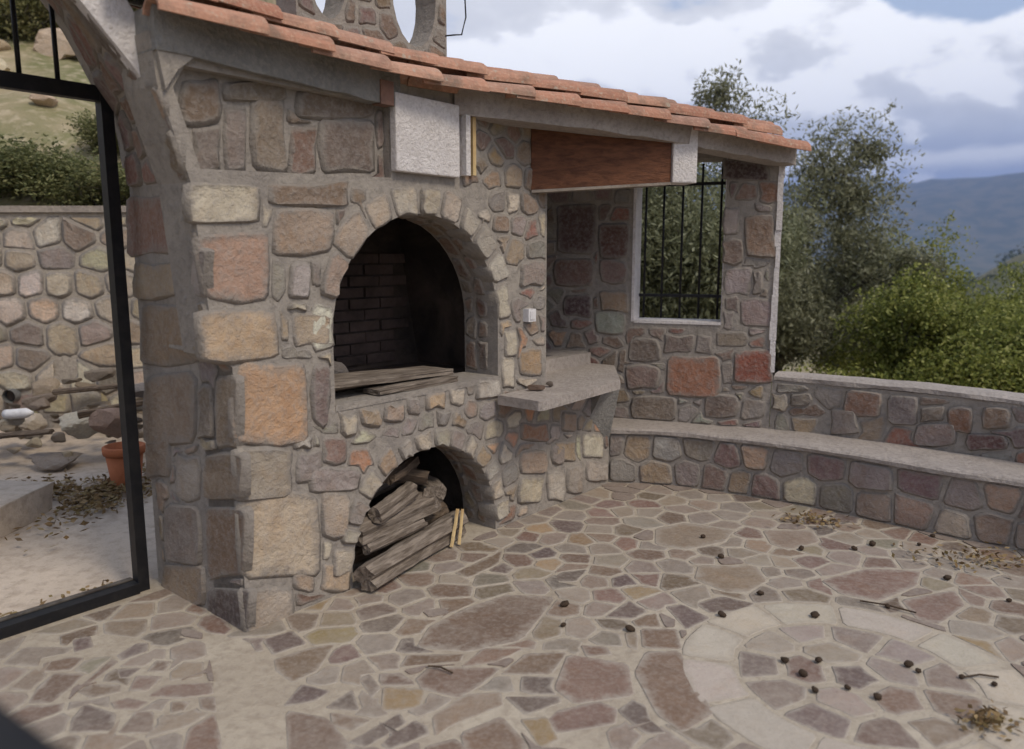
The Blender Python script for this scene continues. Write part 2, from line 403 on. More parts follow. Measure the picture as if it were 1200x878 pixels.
def stone(poly, fn, proud, col, parent, name='stone', matl=None, bev=.012, rough=.005, sink=.03, rnd=.13, dome=.0):
    poly = ccw(poly)
    a = area(poly)
    if a < .0006 or len(poly) < 3: return None
    per = sum(math.hypot(poly[i][0]-poly[i-1][0], poly[i][1]-poly[i-1][1]) for i in range(len(poly)))
    if 4*math.pi*a/per**2 < .36: return None      # no slivers
    poly = chaikin(simplify(poly, .003), rnd)
    c = centroid(poly); n = len(poly); sz = math.sqrt(a)
    jit = lambda k: random.uniform(-k, k)
    O = fn(c[0], c[1], 0)
    v = []
    kt = min(.05, .55*proud/max(sz, .03)); tilt = (jit(kt), jit(kt)); rough = min(rough, proud*.35)
    rings = [(0.0, -sink), (0.0, proud*.12), (bev*1.05, proud*.97)]
    if a > .012: rings.append((sz*.24, proud+dome*.6))
    hmax = .45*sz
    for ins, h in rings:
        for p in poly:
            d = math.hypot(p[0]-c[0], p[1]-c[1]); k = max(.15, 1-min(ins, hmax)/max(d, 1e-4))
            q = (c[0]+(p[0]-c[0])*k, c[1]+(p[1]-c[1])*k)
            hh = h + (jit(rough)+tilt[0]*(q[0]-c[0])+tilt[1]*(q[1]-c[1]) if h > 0 else 0)
            v.append(fn(q[0]+jit(rough*.6), q[1]+jit(rough*.6), hh))
    v.append(fn(c[0], c[1], proud+dome+jit(rough)))
    f = []
    for r in range(len(rings)-1):
        for i in range(n):
            j = (i+1) % n; f.append((r*n+i, r*n+j, (r+1)*n+j, (r+1)*n+i))
    top = (len(rings)-1)*n; ci = len(v)-1
    for i in range(n): f.append((top+i, top+(i+1) % n, ci))
    o = mk(name, v, f, matl or M['stone'], parent, O, False)
    o.data.polygons.foreach_set('use_smooth', [True]*len(f))
    for e in o.data.edges:
        i0, i1 = e.vertices
        if 2*n <= i0 < 3*n and 2*n <= i1 < 3*n: e.use_edge_sharp = True
    at = o.data.attributes.new('edge', 'FLOAT', 'POINT')
    at.data.foreach_set('value', [1.0]*(2*n)+[.72]*n+([.12]*n if len(rings) > 3 else [])+[0.0])
    o.color = (*col, 1)
    return o
def jc(c, k=.12):
    g = random.uniform(1-k*1.4, 1+k*1.4)
    return tuple(max(.01, x*g*random.uniform(1-k*.5, 1+k*.5)) for x in c)
KW = 1.45
def W(*c):
    l = s2l(c); g = .3*l[0]+.55*l[1]+.15*l[2]
    return tuple((g+(x-g)*.70)*KW*k for x, k in zip(l, (1.01, .98, .945)))
TAN, PALE, ORANGE, GREY, RED, BROWN = W(146, 124, 98), W(168, 156, 134), W(172, 122, 82), W(128, 119, 112), W(132, 88, 72), W(118, 97, 80)
PURPLE, WHITE, OCHRE, GREEN = W(120, 95, 92), W(182, 178, 162), W(160, 130, 88), W(130, 130, 118)
def pick(pal): return jc(random.choices([p[0] for p in pal], [p[1] for p in pal])[0])
FAC_PAL = [(TAN, 5), (PALE, 4), (GREY, 4), (BROWN, 2), (ORANGE, 1), (RED, .7), (GREEN, .8)]
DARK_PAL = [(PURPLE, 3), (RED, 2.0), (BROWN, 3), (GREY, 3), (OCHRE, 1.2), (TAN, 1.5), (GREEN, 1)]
BENCH_PAL = [(GREY, 4), (W(138, 118, 100), 3), (TAN, 3), (PURPLE, 1.5), (GREEN, .6), (PALE, 2)]
def courses(a0, a1, b0, b1, hr=(.10, .19), wr=(.10, .28), jit=.022):
    out = []; z = b0
    while z < b1:
        h = random.uniform(*hr); x = a0-random.uniform(0, wr[0])
        while x < a1:
            wd = random.uniform(*wr); out.append((x+wd/2+random.uniform(-jit, jit), z+h/2+random.uniform(-jit, jit))); x += wd
        z += h
    return out
def fill(seeds, ok, fn, parent, pal, gap=(.006, .016), proud=(.002, .013), traced=(), name='stone', amin=.0016, extra=.105, **kw):
    tr = [(ccw(p), max(math.hypot(q[0]-centroid(p)[0], q[1]-centroid(p)[1]) for q in p)+.03, centroid(p)) for p in traced]
    def ok2(p):
        if not ok(p): return False
        for q, rad, c in tr:
            if abs(p[0]-c[0]) < rad and abs(p[1]-c[1]) < rad and (inpoly(p, q) or dpoly(p, q) < .010): return False
        return True
    good = []
    for s in seeds:
        if ok2(s) and all((s[0]-g_[0])**2+(s[1]-g_[1])**2 > .0064 for g_ in good): good.append(s)
    A0 = np.array(seeds); lo_, hi_ = A0.min(0), A0.max(0)
    for _ in range(int(700*(hi_[0]-lo_[0])*(hi_[1]-lo_[1]))):
        s = (random.uniform(lo_[0], hi_[0]), random.uniform(lo_[1], hi_[1]))
        if all((s[0]-g_[0])**2+(s[1]-g_[1])**2 > extra*extra for g_ in good) and ok2(s): good.append(s)
    res = []
    for s, c in zip(good, voronoi(good, 1.25)):
        q = fit_cell(c, s, ok2, random.uniform(*gap))
        if q is None or area(q) < amin: continue
        o = stone(q, fn, random.uniform(*proud), pick(pal) if isinstance(pal, list) else pal(s), parent, name, **kw)
        if o: res.append(o)
    return res
def rect(r, m, jit=.013):
    """pixel rectangle on the photograph -> quad on a plane, with irregular outline"""
    x0, y0, x1, y1 = r
    pts = [(x0, y1), ((x0+x1)/2, y1), (x1, y1), (x1, (y0+y1)/2), (x1, y0), ((x0+x1)/2, y0), (x0, y0), (x0, (y0+y1)/2)]
    q = [m(*p) for p in pts]; c = centroid(q); out = []
    for i, p in enumerate(q):
        k = random.uniform(.93, 1.01) if i % 2 == 0 else random.uniform(.99, 1.07)
        out.append((c[0]+(p[0]-c[0])*k+random.uniform(-jit, jit), c[1]+(p[1]-c[1])*k+random.uniform(-jit, jit)))
    return out
def arc(cx, cz, rx, rz, a0, a1, n):
    return [(cx+rx*math.cos(R(a0+(a1-a0)*i/n)), cz+rz*math.sin(R(a0+(a1-a0)*i/n))) for i in range(n+1)]
def catmull(pts, per=8):
    P = [Vector(p) for p in pts]; P = [P[0]*2-P[1]]+P+[P[-1]*2-P[-2]]; out = []
    for i in range(1, len(P)-2):
        for k in range(per):
            t = k/per; a, b, c, d = P[i-1:i+3]
            out.append(.5*((2*b)+(c-a)*t+(2*a-5*b+4*c-d)*t*t+(3*b-a-3*c+d)*t**3))
    out.append(P[-2]); return out

# ================================================================== THE GROUND
GATE_N = -.75
BENCH = catmull([(.66, 5.32), (1.08, 5.24), (1.5, 5.04), (1.9, 4.78), (2.25, 4.47), (2.55, 4.20), (2.83, 3.97), (3.15, 3.5), (3.33, 2.9), (3.36, 2.2), (3.3, 1.4)])
PARA = catmull([(1.81, 5.28), (2.03, 5.16), (2.245, 5.0), (2.456, 4.845), (2.645, 4.69), (2.82, 4.53), (2.98, 4.36), (3.38, 3.85), (3.66, 3.15), (3.74, 2.3), (3.68, 1.4)])
def hill(x, y):
    az = math.degrees(math.atan2(x, max(y, .01))) if y > 0 else (-90 if x < 0 else 90)
    r = math.hypot(x, y)
    sm = lambda a, b, t: (lambda k: k*k*(3-2*k))(max(0, min(1, (t-a)/(b-a))))
    low = -.45-1.1*sm(6, 11, r)-.13*max(0, min(r, 70)-9)-.07*max(0, min(r, 900)-70)
    low += 4*noise.noise(Vector((x/90, y/90, 0)))*sm(30, 160, r)+16*noise.noise(Vector((x/420, y/420, 3)))*sm(250, 900, r)
    low += 1.0*noise.noise(Vector((x/14, y/14, 9)))*sm(14, 30, r)
    # a wooded spur that rises on the right of the valley
    low += (58*math.exp(-((r-520)/190)**2))*sm(24, 38, az)*(1+.25*noise.noise(Vector((x/80, y/80, 5))))
    # far mountain range
    ridge = 560+140*noise.noise(Vector((az/16, 1.3, 0)))+70*noise.noise(Vector((az/4.2, 4.1, 0)))+22*noise.noise(Vector((az/1.1, 2.1, 0)))+(az-30)*(-3.0)
    ridge = max(ridge, 380)
    k = sm(2600, 6300, r); low += (ridge+70)*(k**1.25) + k*(1-k)*260*noise.noise(Vector((x/900, y/900, 7)))
    # the slope above the retaining wall, behind the gate
    side = sm(-10, -19, az) if y > 0 else sm(-1.5, -4, x)
    ov = max(0, y-7.35)
    up = 1.75+.62*min(ov, 34)+.18*max(0, min(ov-34, 60))+.9*noise.noise(Vector((x/5, y/5, 2)))*sm(0, 3, ov)+.25*noise.noise(Vector((x/1.1, y/1.1, 5)))*sm(0, 2, ov)
    if y < 7.35: up = -.45
    if y < 0: up = -.45
    return low*(1-side)+up*side if r < 1500 else low
def terrain():
    azs = np.concatenate([np.arange(-180, -48, 6), np.arange(-48, 50, .8), np.arange(50, 180.1, 6)])
    rs = [0, 2, 4, 6, 6.9]+[7.3+.35*i for i in range(16)]+list(np.geomspace(13.2, 12500, 95))
    v = [(0, 0, -.5)]; f = []; n = len(azs)
    for r in rs[1:]:
        for a in azs:
            x, y = r*math.sin(R(a)), r*math.cos(R(a)); v.append((x, y, hill(x, y)))
    for k in range(n-1): f.append((0, 1+k+1, 1+k))
    for i in range(len(rs)-2):
        for k in range(n-1): f.append((1+i*n+k, 1+i*n+k+1, 1+(i+1)*n+k+1, 1+(i+1)*n+k))
    def B(t, p):
        v = t.node('ShaderNodeNewGeometry').outputs['Position']
        na = t.noise(v, .12, 8, .6, .5); nb = t.noise(v, .9, 7, .62, .4); nc = t.noise(v, .012, 6, .6); nd = t.noise(v, 7, 5, .6)
        c = t.mix(t.ramp(nb, [(.42, 0.), (.6, 1.)]), (.40, .31, .20), (.20, .185, .085))
        c = t.mix(t.ramp(na, [(.48, 0.), (.62, .7)]), c, (.13, .135, .055))
        c = t.mix(t.ramp(nd, [(.5, 0.), (.68, .6)]), c, (.50, .41, .29))
        ln = t.node('ShaderNodeVectorMath', operation='LENGTH'); t.set(ln, 0, v)
        far = t.ramp(t.math('DIVIDE', ln.outputs['Value'], 3000), [(.02, 0.), (.06, .7), (.5, 1.)])
        fc = t.mix(t.ramp(nc, [(.45, 0.), (.55, 1.)]), (.055, .07, .036), (.115, .11, .06))
        t.set(p, 'Base Color', t.mix(far, c, fc)); bump(t, p, t.math('ADD', nb, t.math('MULTIPLY', nd, .3)), .12, .7)
    o = mk('terrain', v, f, mat('dry_hillside', B), origin=(0, 0, -.5), smooth=True); return struct(o)
terrain()

def slab(name, poly, z, th, m):
    return struct(plate([ccw(poly)], lambda a, b, h: Vector((a, b, z+h)), th).build(name, m, origin=(0, 0, 0)))
# patio slab and the cement yard beyond the gate share the line of the threshold
gl0 = fpt(.25, GATE_N-.1, 0); gl1 = fpt(-3.4, GATE_N-.1, 0)
patio_poly = [(gl1.x, gl1.y), (-3.5, -2.5), (3.6, -2.5), (3.72, 1.0), (3.9, 2.2), (3.8, 3.3), (3.1, 4.5), (2.0, 5.4), (1.0, 6.2), (.3, 6.15), (gl0.x, gl0.y)]
patio = slab('patio', patio_poly, 0, .6, M['floor_mortar'])
yard = slab('courtyard', [(gl0.x-.02, gl0.y+.02), (gl1.x-.02, gl1.y+.02), (-9, 3.2), (-9.5, 7.4), (-.4, 7.4), (-.5, 5.4)], -.02, .6, M['courtyard'])

# ---- crazy paving
RC, RO, RI = (1.31, 2.73), .645, .442
front = [(F0+FD*s+FN*.0) for s in (0, 2.85)]
vis_poly = [tuple(fpt(0.0, .0, 0)[:2]), tuple(fpt(2.85, .0, 0)[:2])]+[(p.x, p.y) for p in BENCH[2:]]+[(3.3, 1.1), (-3.0, 1.1), tuple(fpt(-2.6, GATE_N+.05, 0)[:2]), tuple(fpt(0, GATE_N+.05, 0)[:2])]
strip_px = [(238, 742), (292, 752), (322, 800), (334, 850), (345, 990), (272, 990), (262, 850), (250, 790)]
strip_poly = [tuple(gpt(*p)[:2]) for p in strip_px]
def pz(base, sc, pts): return [(base[0]+x/sc, base[1]+y/sc) for x, y in pts]
B1, S1 = (300, 640), 2.4
B2, S2 = (0, 658), 3.99
B3, S3 = (700, 560), 2.4
FL_BR, FL_RD, FL_PU, FL_OC, FL_TN, FL_GR = (.205, .147, .108), (.220, .147, .114), (.165, .125, .108), (.32, .235, .135), (.285, .220, .160), (.245, .204, .162)
flags_px = [
 (B1, S1, [(465, 280), (500, 225), (600, 175), (700, 142), (830, 148), (740, 262), (600, 292)], FL_BR),
 (B1, S1, [(880, 310), (1040, 335), (1055, 420), (900, 440), (845, 400)], FL_RD),
 (B1, S1, [(1100, 305), (1190, 300), (1240, 400), (1282, 465), (1200, 515), (1130, 470), (1070, 360)], FL_BR),
 (B1, S1, [(1060, 435), (1095, 450), (1110, 490), (1150, 525), (1090, 525), (1020, 465)], FL_PU),
 (B1, S1, [(850, 465), (960, 440), (1010, 460), (1005, 500), (850, 525), (825, 490)], FL_RD),
 (B1, S1, [(760, 305), (870, 300), (830, 360), (695, 360)], FL_BR),
 (B1, S1, [(490, 345), (680, 345), (630, 390), (570, 425), (470, 400), (455, 375)], FL_RD),
 (B1, S1, [(430, 308), (580, 305), (570, 325), (410, 340)], FL_BR),
 (B1, S1, [(640, 290), (750, 290), (680, 325), (580, 340)], FL_RD),
 (B1, S1, [(360, 400), (470, 405), (460, 455), (355, 465)], FL_OC),
 (B1, S1, [(130, 390), (205, 410), (170, 435), (80, 450)], FL_PU),
 (B1, S1, [(270, 405), (290, 465), (195, 455)], FL_PU),
 (B1, S1, [(210, 470), (320, 490), (270, 520), (215, 505)], FL_BR),
 (B1, S1, [(400, 475), (420, 500), (310, 565), (265, 550)], FL_PU),
 (B1, S1, [(90, 470), (200, 490), (260, 560), (240, 640), (100, 640)], FL_BR),
 (B1, S1, [(55, 320), (150, 290), (215, 280), (170, 350), (105, 380), (60, 350)], FL_BR),
 (B1, S1, [(20, 265), (100, 240), (140, 275), (50, 305)], FL_PU),
 (B1, S1, [(580, 530), (690, 485), (760, 560), (740, 640), (610, 640)], FL_BR),
 (B1, S1, [(745, 490), (820, 485), (850, 545), (800, 565)], FL_OC),
 (B1, S1, [(705, 425), (850, 425), (855, 440), (760, 475)], FL_PU),
 (B1, S1, [(590, 420), (680, 415), (690, 450), (560, 500), (510, 530), (500, 480)], FL_TN),
 (B1, S1, [(470, 185), (530, 178), (540, 190), (490, 202)], FL_PU),
 (B1, S1, [(565, 75), (690, 15), (680, 50), (600, 88)], FL_BR),
 (B1, S1, [(820, 100), (860, 75), (930, 68), (900, 100)], FL_PU),
 (B1, S1, [(985, 200), (1050, 155), (1100, 185), (1060, 205)], FL_PU),
 (B1, S1, [(1085, 235), (1180, 235), (1195, 290), (1090, 285)], FL_BR),
 (B1, S1, [(915, 280), (985, 285), (1000, 305), (930, 312)], FL_RD),
 (B1, S1, [(290, 375), (320, 362), (350, 400), (325, 425)], FL_GR),
 (B1, S1, [(480, 565), (560, 545), (600, 580), (590, 640), (470, 640)], FL_RD),
 (B2, S2, [(250, 530), (385, 530), (330, 590), (240, 660), (140, 660), (180, 590)], FL_BR),
 (B2, S2, [(400, 670), (535, 715), (525, 790), (330, 800), (340, 740)], FL_PU),
 (B2, S2, [(640, 705), (715, 705), (715, 800), (555, 800)], FL_BR),
 (B2, S2, [(780, 580), (985, 570), (990, 620), (850, 640), (700, 630)], FL_RD),
 (B2, S2, [(640, 535), (760, 540), (690, 605), (605, 605)], FL_RD),
 (B2, S2, [(640, 385), (690, 385), (690, 420), (570, 465), (550, 440)], FL_PU),
 (B2, S2, [(730, 465), (800, 470), (770, 515), (690, 515)], FL_BR),
 (B2, S2, [(560, 505), (660, 500), (600, 545), (510, 555)], FL_PU),
 (B2, S2, [(520, 460), (550, 475), (420, 570), (380, 580)], FL_BR),
 (B2, S2, [(340, 370), (420, 345), (435, 400), (350, 425)], FL_PU),
 (B2, S2, [(210, 475), (330, 450), (390, 455), (330, 510), (205, 515)], FL_BR),
 (B2, S2, [(20, 480), (120, 405), (330, 405), (310, 430), (190, 455), (180, 490)], FL_GR),
 (B2, S2, [(855, 320), (945, 340), (940, 365), (850, 350)], (.055, .035, .032)),
 (B2, S2, [(1000, 720), (1030, 830), (1030, 900), (860, 900), (880, 790)], FL_RD),
 (B2, S2, [(800, 660), (890, 655), (860, 700), (800, 710)], FL_BR),
 (B2, S2, [(930, 640), (1005, 632), (1010, 705), (940, 690)], FL_BR),
 (B2, S2, [(370, 610), (430, 575), (560, 580), (560, 610), (430, 640)], FL_BR),
 (B2, S2, [(520, 660), (600, 640), (690, 660), (640, 695), (540, 690)], FL_RD),
 (B2, S2, [(800, 520), (860, 475), (950, 475), (945, 540), (800, 555)], FL_TN),
 (B3, S3, [(290, 250), (440, 250), (470, 290), (420, 320), (360, 318), (280, 285)], FL_TN),
 (B3, S3, [(170, 145), (250, 130), (375, 150), (350, 180), (250, 200), (170, 185)], FL_TN),
 (B3, S3, [(640, 290), (760, 258), (900, 265), (890, 305), (790, 345), (690, 325)], FL_RD),
 (B3, S3, [(280, 355), (350, 335), (440, 355), (400, 375), (320, 380)], FL_PU),
 (B3, S3, [(195, 365), (240, 358), (315, 395), (250, 425)], FL_PU),
 (B3, S3, [(860, 345), (1000, 320), (1030, 360), (960, 410), (900, 395)], FL_RD),
 (B3, S3, [(470, 150), (600, 150), (620, 180), (540, 200), (490, 185)], FL_TN),
]
traced = []; tcol = []
for b, s, pts, c in flags_px:
    q = [tuple(gpt(*p)[:2]) for p in pz(b, s, pts)]
    cq = centroid(q); q = [(cq[0]+(a_-cq[0])*1.09, cq[1]+(b_-cq[1])*1.09) for a_, b_ in q]
    traced.append(ccw(q)); tcol.append(c)
def okf(p):
    d = math.hypot(p[0]-RC[0], p[1]-RC[1])
    if d < RO+.015: return False
    if not inpoly(p, vis_poly) or inpoly(p, strip_poly): return False
    return True
trb = [(q, centroid(q), max(math.hypot(a[0]-centroid(q)[0], a[1]-centroid(q)[1]) for a in q)+.03) for q in traced]
def okt(p):
    for q, c, r in trb:
        if abs(p[0]-c[0]) < r and abs(p[1]-c[1]) < r and (inpoly(p, q) or dpoly(p, q) < .009): return False
    return okf(p)
seeds = []; grid = {}
for _ in range(26000):
    p = (random.uniform(-3, 3.4), random.uniform(1.15, 5.4))
    mind = .10+.12*(.5+.5*noise.noise(Vector((p[0]*1.6, p[1]*1.6, 4))))+random.uniform(-.02, .07)
    ky = (int(p[0]/.25), int(p[1]/.25)); good = True
    for i in (-1, 0, 1):
        for j in (-1, 0, 1):
            for q in grid.get((ky[0]+i, ky[1]+j), ()):
                if (q[0]-p[0])**2+(q[1]-p[1])**2 < mind*mind: good = False; break
    if good: grid.setdefault(ky, []).append(p); seeds.append(p)
seeds = [s for s in seeds if okt(s)]
for _ in range(9000):
    p = (random.uniform(-3, 3.4), random.uniform(1.15, 5.4))
    if all((q[0]-p[0])**2+(q[1]-p[1])**2 > .0150 for q in seeds) and okt(p): seeds.append(p)
FLAG_PAL = [(FL_BR, 4), (FL_RD, 3), (FL_PU, 2.5), (FL_TN, 3), (FL_GR, 2), (FL_OC, .5)]
def floor_fn(a, b, h): return Vector((a, b, h))
cells = []
for s, c in zip(seeds, voronoi(seeds)):
    q = fit_cell(c, s, okt, random.uniform(.005, .013))
    if q and area(q) > .0012:
        wall_d = abs((Vector((s[0], s[1], 0))-F0).dot(FN))
        c = pick(FLAG_PAL)
        if random.random() < .30: c = tuple(.5*x+.5*y for x, y in zip(c, (.37, .32, .27)))     # worn flags half covered by cement
        cells.append((q, c))
for q, c in zip(traced, tcol): cells.append((densify(q, .09), jc(c, .06)))
# disc inside the inlay ring
ds = [(RC[0]+r*math.cos(a), RC[1]+r*math.sin(a)) for r, a in [(.02, 1)]+[(.19+.03*math.sin(3*i), i*2*math.pi/5+.3) for i in range(5)]+[(.345+.03*math.sin(5*i), i*2*math.pi/11) for i in range(11)]]
okd = lambda p: math.hypot(p[0]-RC[0], p[1]-RC[1]) < RI-.012
for s, c in zip(ds, voronoi(ds)):
    q = fit_cell(c, s, okd, random.uniform(.012, .024))
    if q: cells.append((q, pick([(FL_RD, 2), (FL_GR, 2), (FL_PU, 2), ((.32, .26, .22), 3)])))
def parea(q):
    pp = [project((a, b, 0)) for a, b in q]
    if any(p is None for p in pp): return 0
    pp = [(max(0, min(1200, x)), max(0, min(878, y))) for x, y in pp]; return area(pp)
cells.sort(key=lambda t: -parea(t[0]))
for q, c in cells[:288]:
    stone(q, floor_fn, random.uniform(.0012, .0028), c, patio, 'flagstone', M['flag'], bev=.006, rough=.0006, sink=.012, rnd=.08)
rest = MB()
for q, c in cells[288:]:
    q = chaikin(simplify(ccw(q), .006), .15); n = len(q); h = random.uniform(.004, .007)
    rest.add([(a, b, h) for a, b in q]+[(a, b, -.01) for a, b in q], [tuple(range(n))]+[(i, i+n, (i+1) % n+n, (i+1) % n) for i in range(n)])
o = rest.build('paving_pieces', M['flag'], patio); o.color = (.25, .2, .17, 1); stuff(o)
# cream ring
a = 8
while a < 366:
    da = random.uniform(24, 38)
    if a+da > 352: da = 367-a
    q = arc(*RC, RO, RO, a+.9, a+da-.9, 5)+arc(*RC, RI+.004, RI+.004, a+da-.9, a+.9, 4)
    q = [(x+random.uniform(-.006, .006), y+random.uniform(-.006, .006)) for x, y in q]
    stone(q, floor_fn, .0025, jc(random.choice([(.49, .43, .35), (.47, .41, .345), (.49, .425, .33)]), .035), patio, 'inlay_stone', M['ring'], bev=.005, rough=.001, sink=.012, rnd=.12)
    a += da

# ================================================================== THE OVEN HOUSE
house = root('oven_house', (F0.x, F0.y, 0), 'rubble stone outdoor oven house with arched hearth and terracotta tiled roof', 'oven house')
OC, OR_ = (1.08, 1.24), .57            # oven arch: centre and radius on the front
AC, AR = (1.10, .06), .53              # wood store arch
oven_open = [(.50, .915), (1.66, .915)]+arc(*OC, OR_, OR_, 0, 180, 20)
oven_open = [(.505, .915), (1.655, .915)]+arc(OC[0], OC[1], .575, .57, 0, 180, 22)
alcove = arc(AC[0], AC[1], AR, .54, 180, 0, 18)
panel = [(-.095, 1.93), (.88, 1.97), (.88, 2.30), (-.125, 2.30), (-.185, 2.20)]
outl = [(0, 0), (AC[0]-AR, 0)]+alcove+[(AC[0]+AR, 0), (2.85, 0), (2.85, .74), (2.11, .74), (2.11, 2.44), (-.25, 2.40), (-.235, 2.22), (-.13, 1.88), (-.07, 1.20), (0, 1.15)]
front_wall = plate([outl, oven_open, panel], fm, .26).build('front_wall', M['mortar'], house)
M['dullbrick'] = plain_mat('dull_red_brick', (.24, .135, .10), (.16, .10, .08), 8, .9, .005)
plate([[(-.12, 1.88), (.95, 1.90), (.95, 2.4), (-.24, 2.4), (-.22, 2.22)]], lambda a, b, h: fm(a, b, h-.055), .18).build('recessed_panel', M['mortar'], house)
PAN = bpy.data.objects[-1] if False else [o for o in house.children if o.name.startswith('recessed')][0]
# side face of the pier towards the gate
mb = MB(); zs = [0, .6, 1.15, 1.20, 1.55, 1.88, 2.05, 2.22]
for i in range(len(zs)-1):
    z0, z1 = zs[i], zs[i+1]
    mb.hexa([lm(0.003, z0, 0), lm(.80, z0, 0), lm(.80, z0, -.06), lm(.003, z0, -.06), lm(.003, z1, 0), lm(.80, z1, 0), lm(.80, z1, -.06), lm(.003, z1, -.06)])
side_wall = mb.build('side_wall', M['mortar'], house)
MB().hexa(boxf(fm, 1.93, 2.105, .0, 2.42, -.95, -.265)).build('inner_side_wall', M['mortar'], house)
MB().hexa(boxf(fm, .2, 3.0, .0, 2.5, -1.12, -.96)).build('unseen_back_wall', M['mortar'], house)  # unseen wall, added so that light doesn't leak in from behind

# --- traced stones on the oven front (pixel boxes on the photograph)
T1 = [((220, 214, 304, 263), PALE), ((239, 270, 318, 354), W(152, 120, 98)), ((231, 361, 326, 422), W(160, 134, 106)), ((280, 424, 361, 522), W(166, 130, 92)),
 ((313, 214, 408, 243), BROWN), ((320, 246, 391, 299), W(140, 122, 102)), ((335, 306, 365, 350), W(150, 142, 136)), ((362, 306, 376, 333), GREY), ((340, 367, 388, 407), W(152, 134, 110)),
 ((338, 354, 360, 364), PALE), ((287, 523, 343, 588), W(148, 136, 116)), ((342, 509, 366, 526), W(160, 152, 138)), ((348, 528, 377, 566), GREY), ((378, 513, 406, 544), W(122, 96, 88)),
 ((360, 546, 420, 577), W(140, 128, 122)), ((292, 578, 372, 679), W(168, 150, 124)), ((374, 576, 408, 631), W(156, 140, 120)), ((345, 672, 370, 694), TAN), ((375, 660, 412, 694), W(168, 142, 114)),
 ((295, 687, 342, 742), W(150, 136, 118)), ((364, 425, 386, 500), W(118, 102, 98)),
 ((397, 484, 418, 509), PALE), ((420, 480, 447, 501), TAN), ((449, 473, 475, 494), W(150, 126, 106)), ((477, 467, 494, 486), GREY), ((497, 459, 523, 480), W(160, 132, 100)), ((527, 453, 545, 476), PALE), ((558, 443, 585, 466), W(158, 150, 138)),
 ((590, 386, 606, 420), PALE), ((607, 409, 636, 441), W(156, 128, 92)), ((588, 418, 604, 456), PALE), ((608, 307, 638, 336), W(136, 120, 112)),
 ((609, 496, 643, 518), W(142, 104, 76)), ((607, 560, 636, 590), PALE), ((640, 550, 661, 587), W(160, 152, 136)), ((664, 545, 682, 578), W(140, 132, 120)), ((686, 540, 711, 565), W(146, 138, 126)), ((649, 516, 674, 541), TAN), ((681, 508, 706, 537), W(168, 160, 138)),
 ((657, 484, 676, 508), TAN), ((645, 520, 660, 545), GREY), ((608, 528, 640, 556), W(140, 120, 104))]
tr_front = []
for r, c in T1:
    q = rect(r, fs); q = [(min(a, sl(b)-.02+random.uniform(0, .012)) if a < sl(b)+.05 else a, b) for a, b in q]; tr_front.append(q)
    stone(q, fm, random.uniform(.006, .018), jc(c, .04), front_wall, bev=.016, rough=.005)
# arch stones
def voussoirs(cx, cz, rin_x, rin_z, depth, spans, a0, cols, parent, proud=.032):
    out = []; a = a0
    for i, da in enumerate(spans):
        d = depth*random.uniform(.78, 1.2)
        q = arc(cx, cz, rin_x, rin_z, a-.7, a-da+.7, 2)+arc(cx, cz, rin_x+d, rin_z+d, a-da+1.0, a-1.0, 2)
        q = [(x+random.uniform(-.010, .010), y+random.uniform(-.010, .010)) for x, y in q]
        out.append(q); stone(q, fm, proud*random.uniform(.2, .75), jc(cols[i % len(cols)], .05), parent, 'arch_stone', bev=.012, sink=.12, rough=.003, rnd=.16)
        a -= da
    return out
tr_front += voussoirs(OC[0], OC[1], .572, .567, .135, [22, 21, 20, 15, 17, 13, 15, 13, 17, 15, 19], 187, [WHITE, W(150, 130, 112), W(152, 136, 116), W(160, 146, 124), W(164, 154, 136), W(158, 146, 126), W(156, 146, 130), W(160, 152, 138), W(150, 142, 128), W(160, 154, 142), PALE], front_wall)
sp = []; tot = 0
while tot < 168:
    k = random.uniform(9, 15); sp.append(k); tot += k
tr_front += voussoirs(AC[0], AC[1], AR-.004, .536, .105, sp, 178, [PALE, W(156, 150, 134), GREY, W(160, 152, 136), TAN, W(150, 146, 134)], front_wall, .03)
sock = [fs(x, y) for x, y in ((610, 353), (625, 353), (625, 376), (610, 376))]
def okfront(p):
    s, z = p
    if z < .015 or z > 2.36 or s > (2.10 if z > .72 else 2.84) or (s > 2.0 and .70 < z < .85): return False
    if s < sl(z)+.01: return False
    if z > 1.915 and s < 1.37: return False
    if inpoly(p, oven_open) or dpoly(p, oven_open) < .014 or inpoly(p, outl) is False: return False
    if dpoly(p, alcove) < .02: return False
    if abs(s-1.915) < .05 and abs(z-1.255) < .055: return False
    return True
def frontpal(s): return pick(FAC_PAL) if s[1] < 1.9 else pick([(BROWN, 3), (OCHRE, 1), (PURPLE, 1), (TAN, 1)])
fill(courses(-.3, 2.9, 0, 2.4, (.10, .18), (.10, .25)), okfront, fm, front_wall, frontpal, traced=tr_front)
def soffit(cx, cz, rx, rz, zb):
    L0 = cz-zb; rr = (rx+rz)/2; LA = math.pi*rr
    def fn(u, m, h=0):
        if u < L0: x, z, nx, nz = cx+rx, zb+u, -1, 0
        elif u > L0+LA: x, z, nx, nz = cx-rx, cz-(u-L0-LA), 1, 0
        else:
            an = (u-L0)/rr; x, z, nx, nz = cx+rx*math.cos(an), cz+rz*math.sin(an), -math.cos(an), -math.sin(an)
        return fpt(x+nx*h, -m, z+nz*h)
    return fn, 2*L0+LA
for args in ((OC[0], OC[1], .575, .57, .915), (AC[0], AC[1], AR, .54, .0)):
    fn_, LL = soffit(*args)
    fill(courses(0, LL, 0, .25, (.11, .17), (.09, .17)), lambda p: .02 < p[0] < LL-.02 and .075 < p[1] < .25, fn_, front_wall, [(W(120, 98, 78), 3), (W(112, 86, 68), 2), (BROWN, 2), (W(128, 112, 92), 1)], proud=(.004, .014), name='soffit_stone')
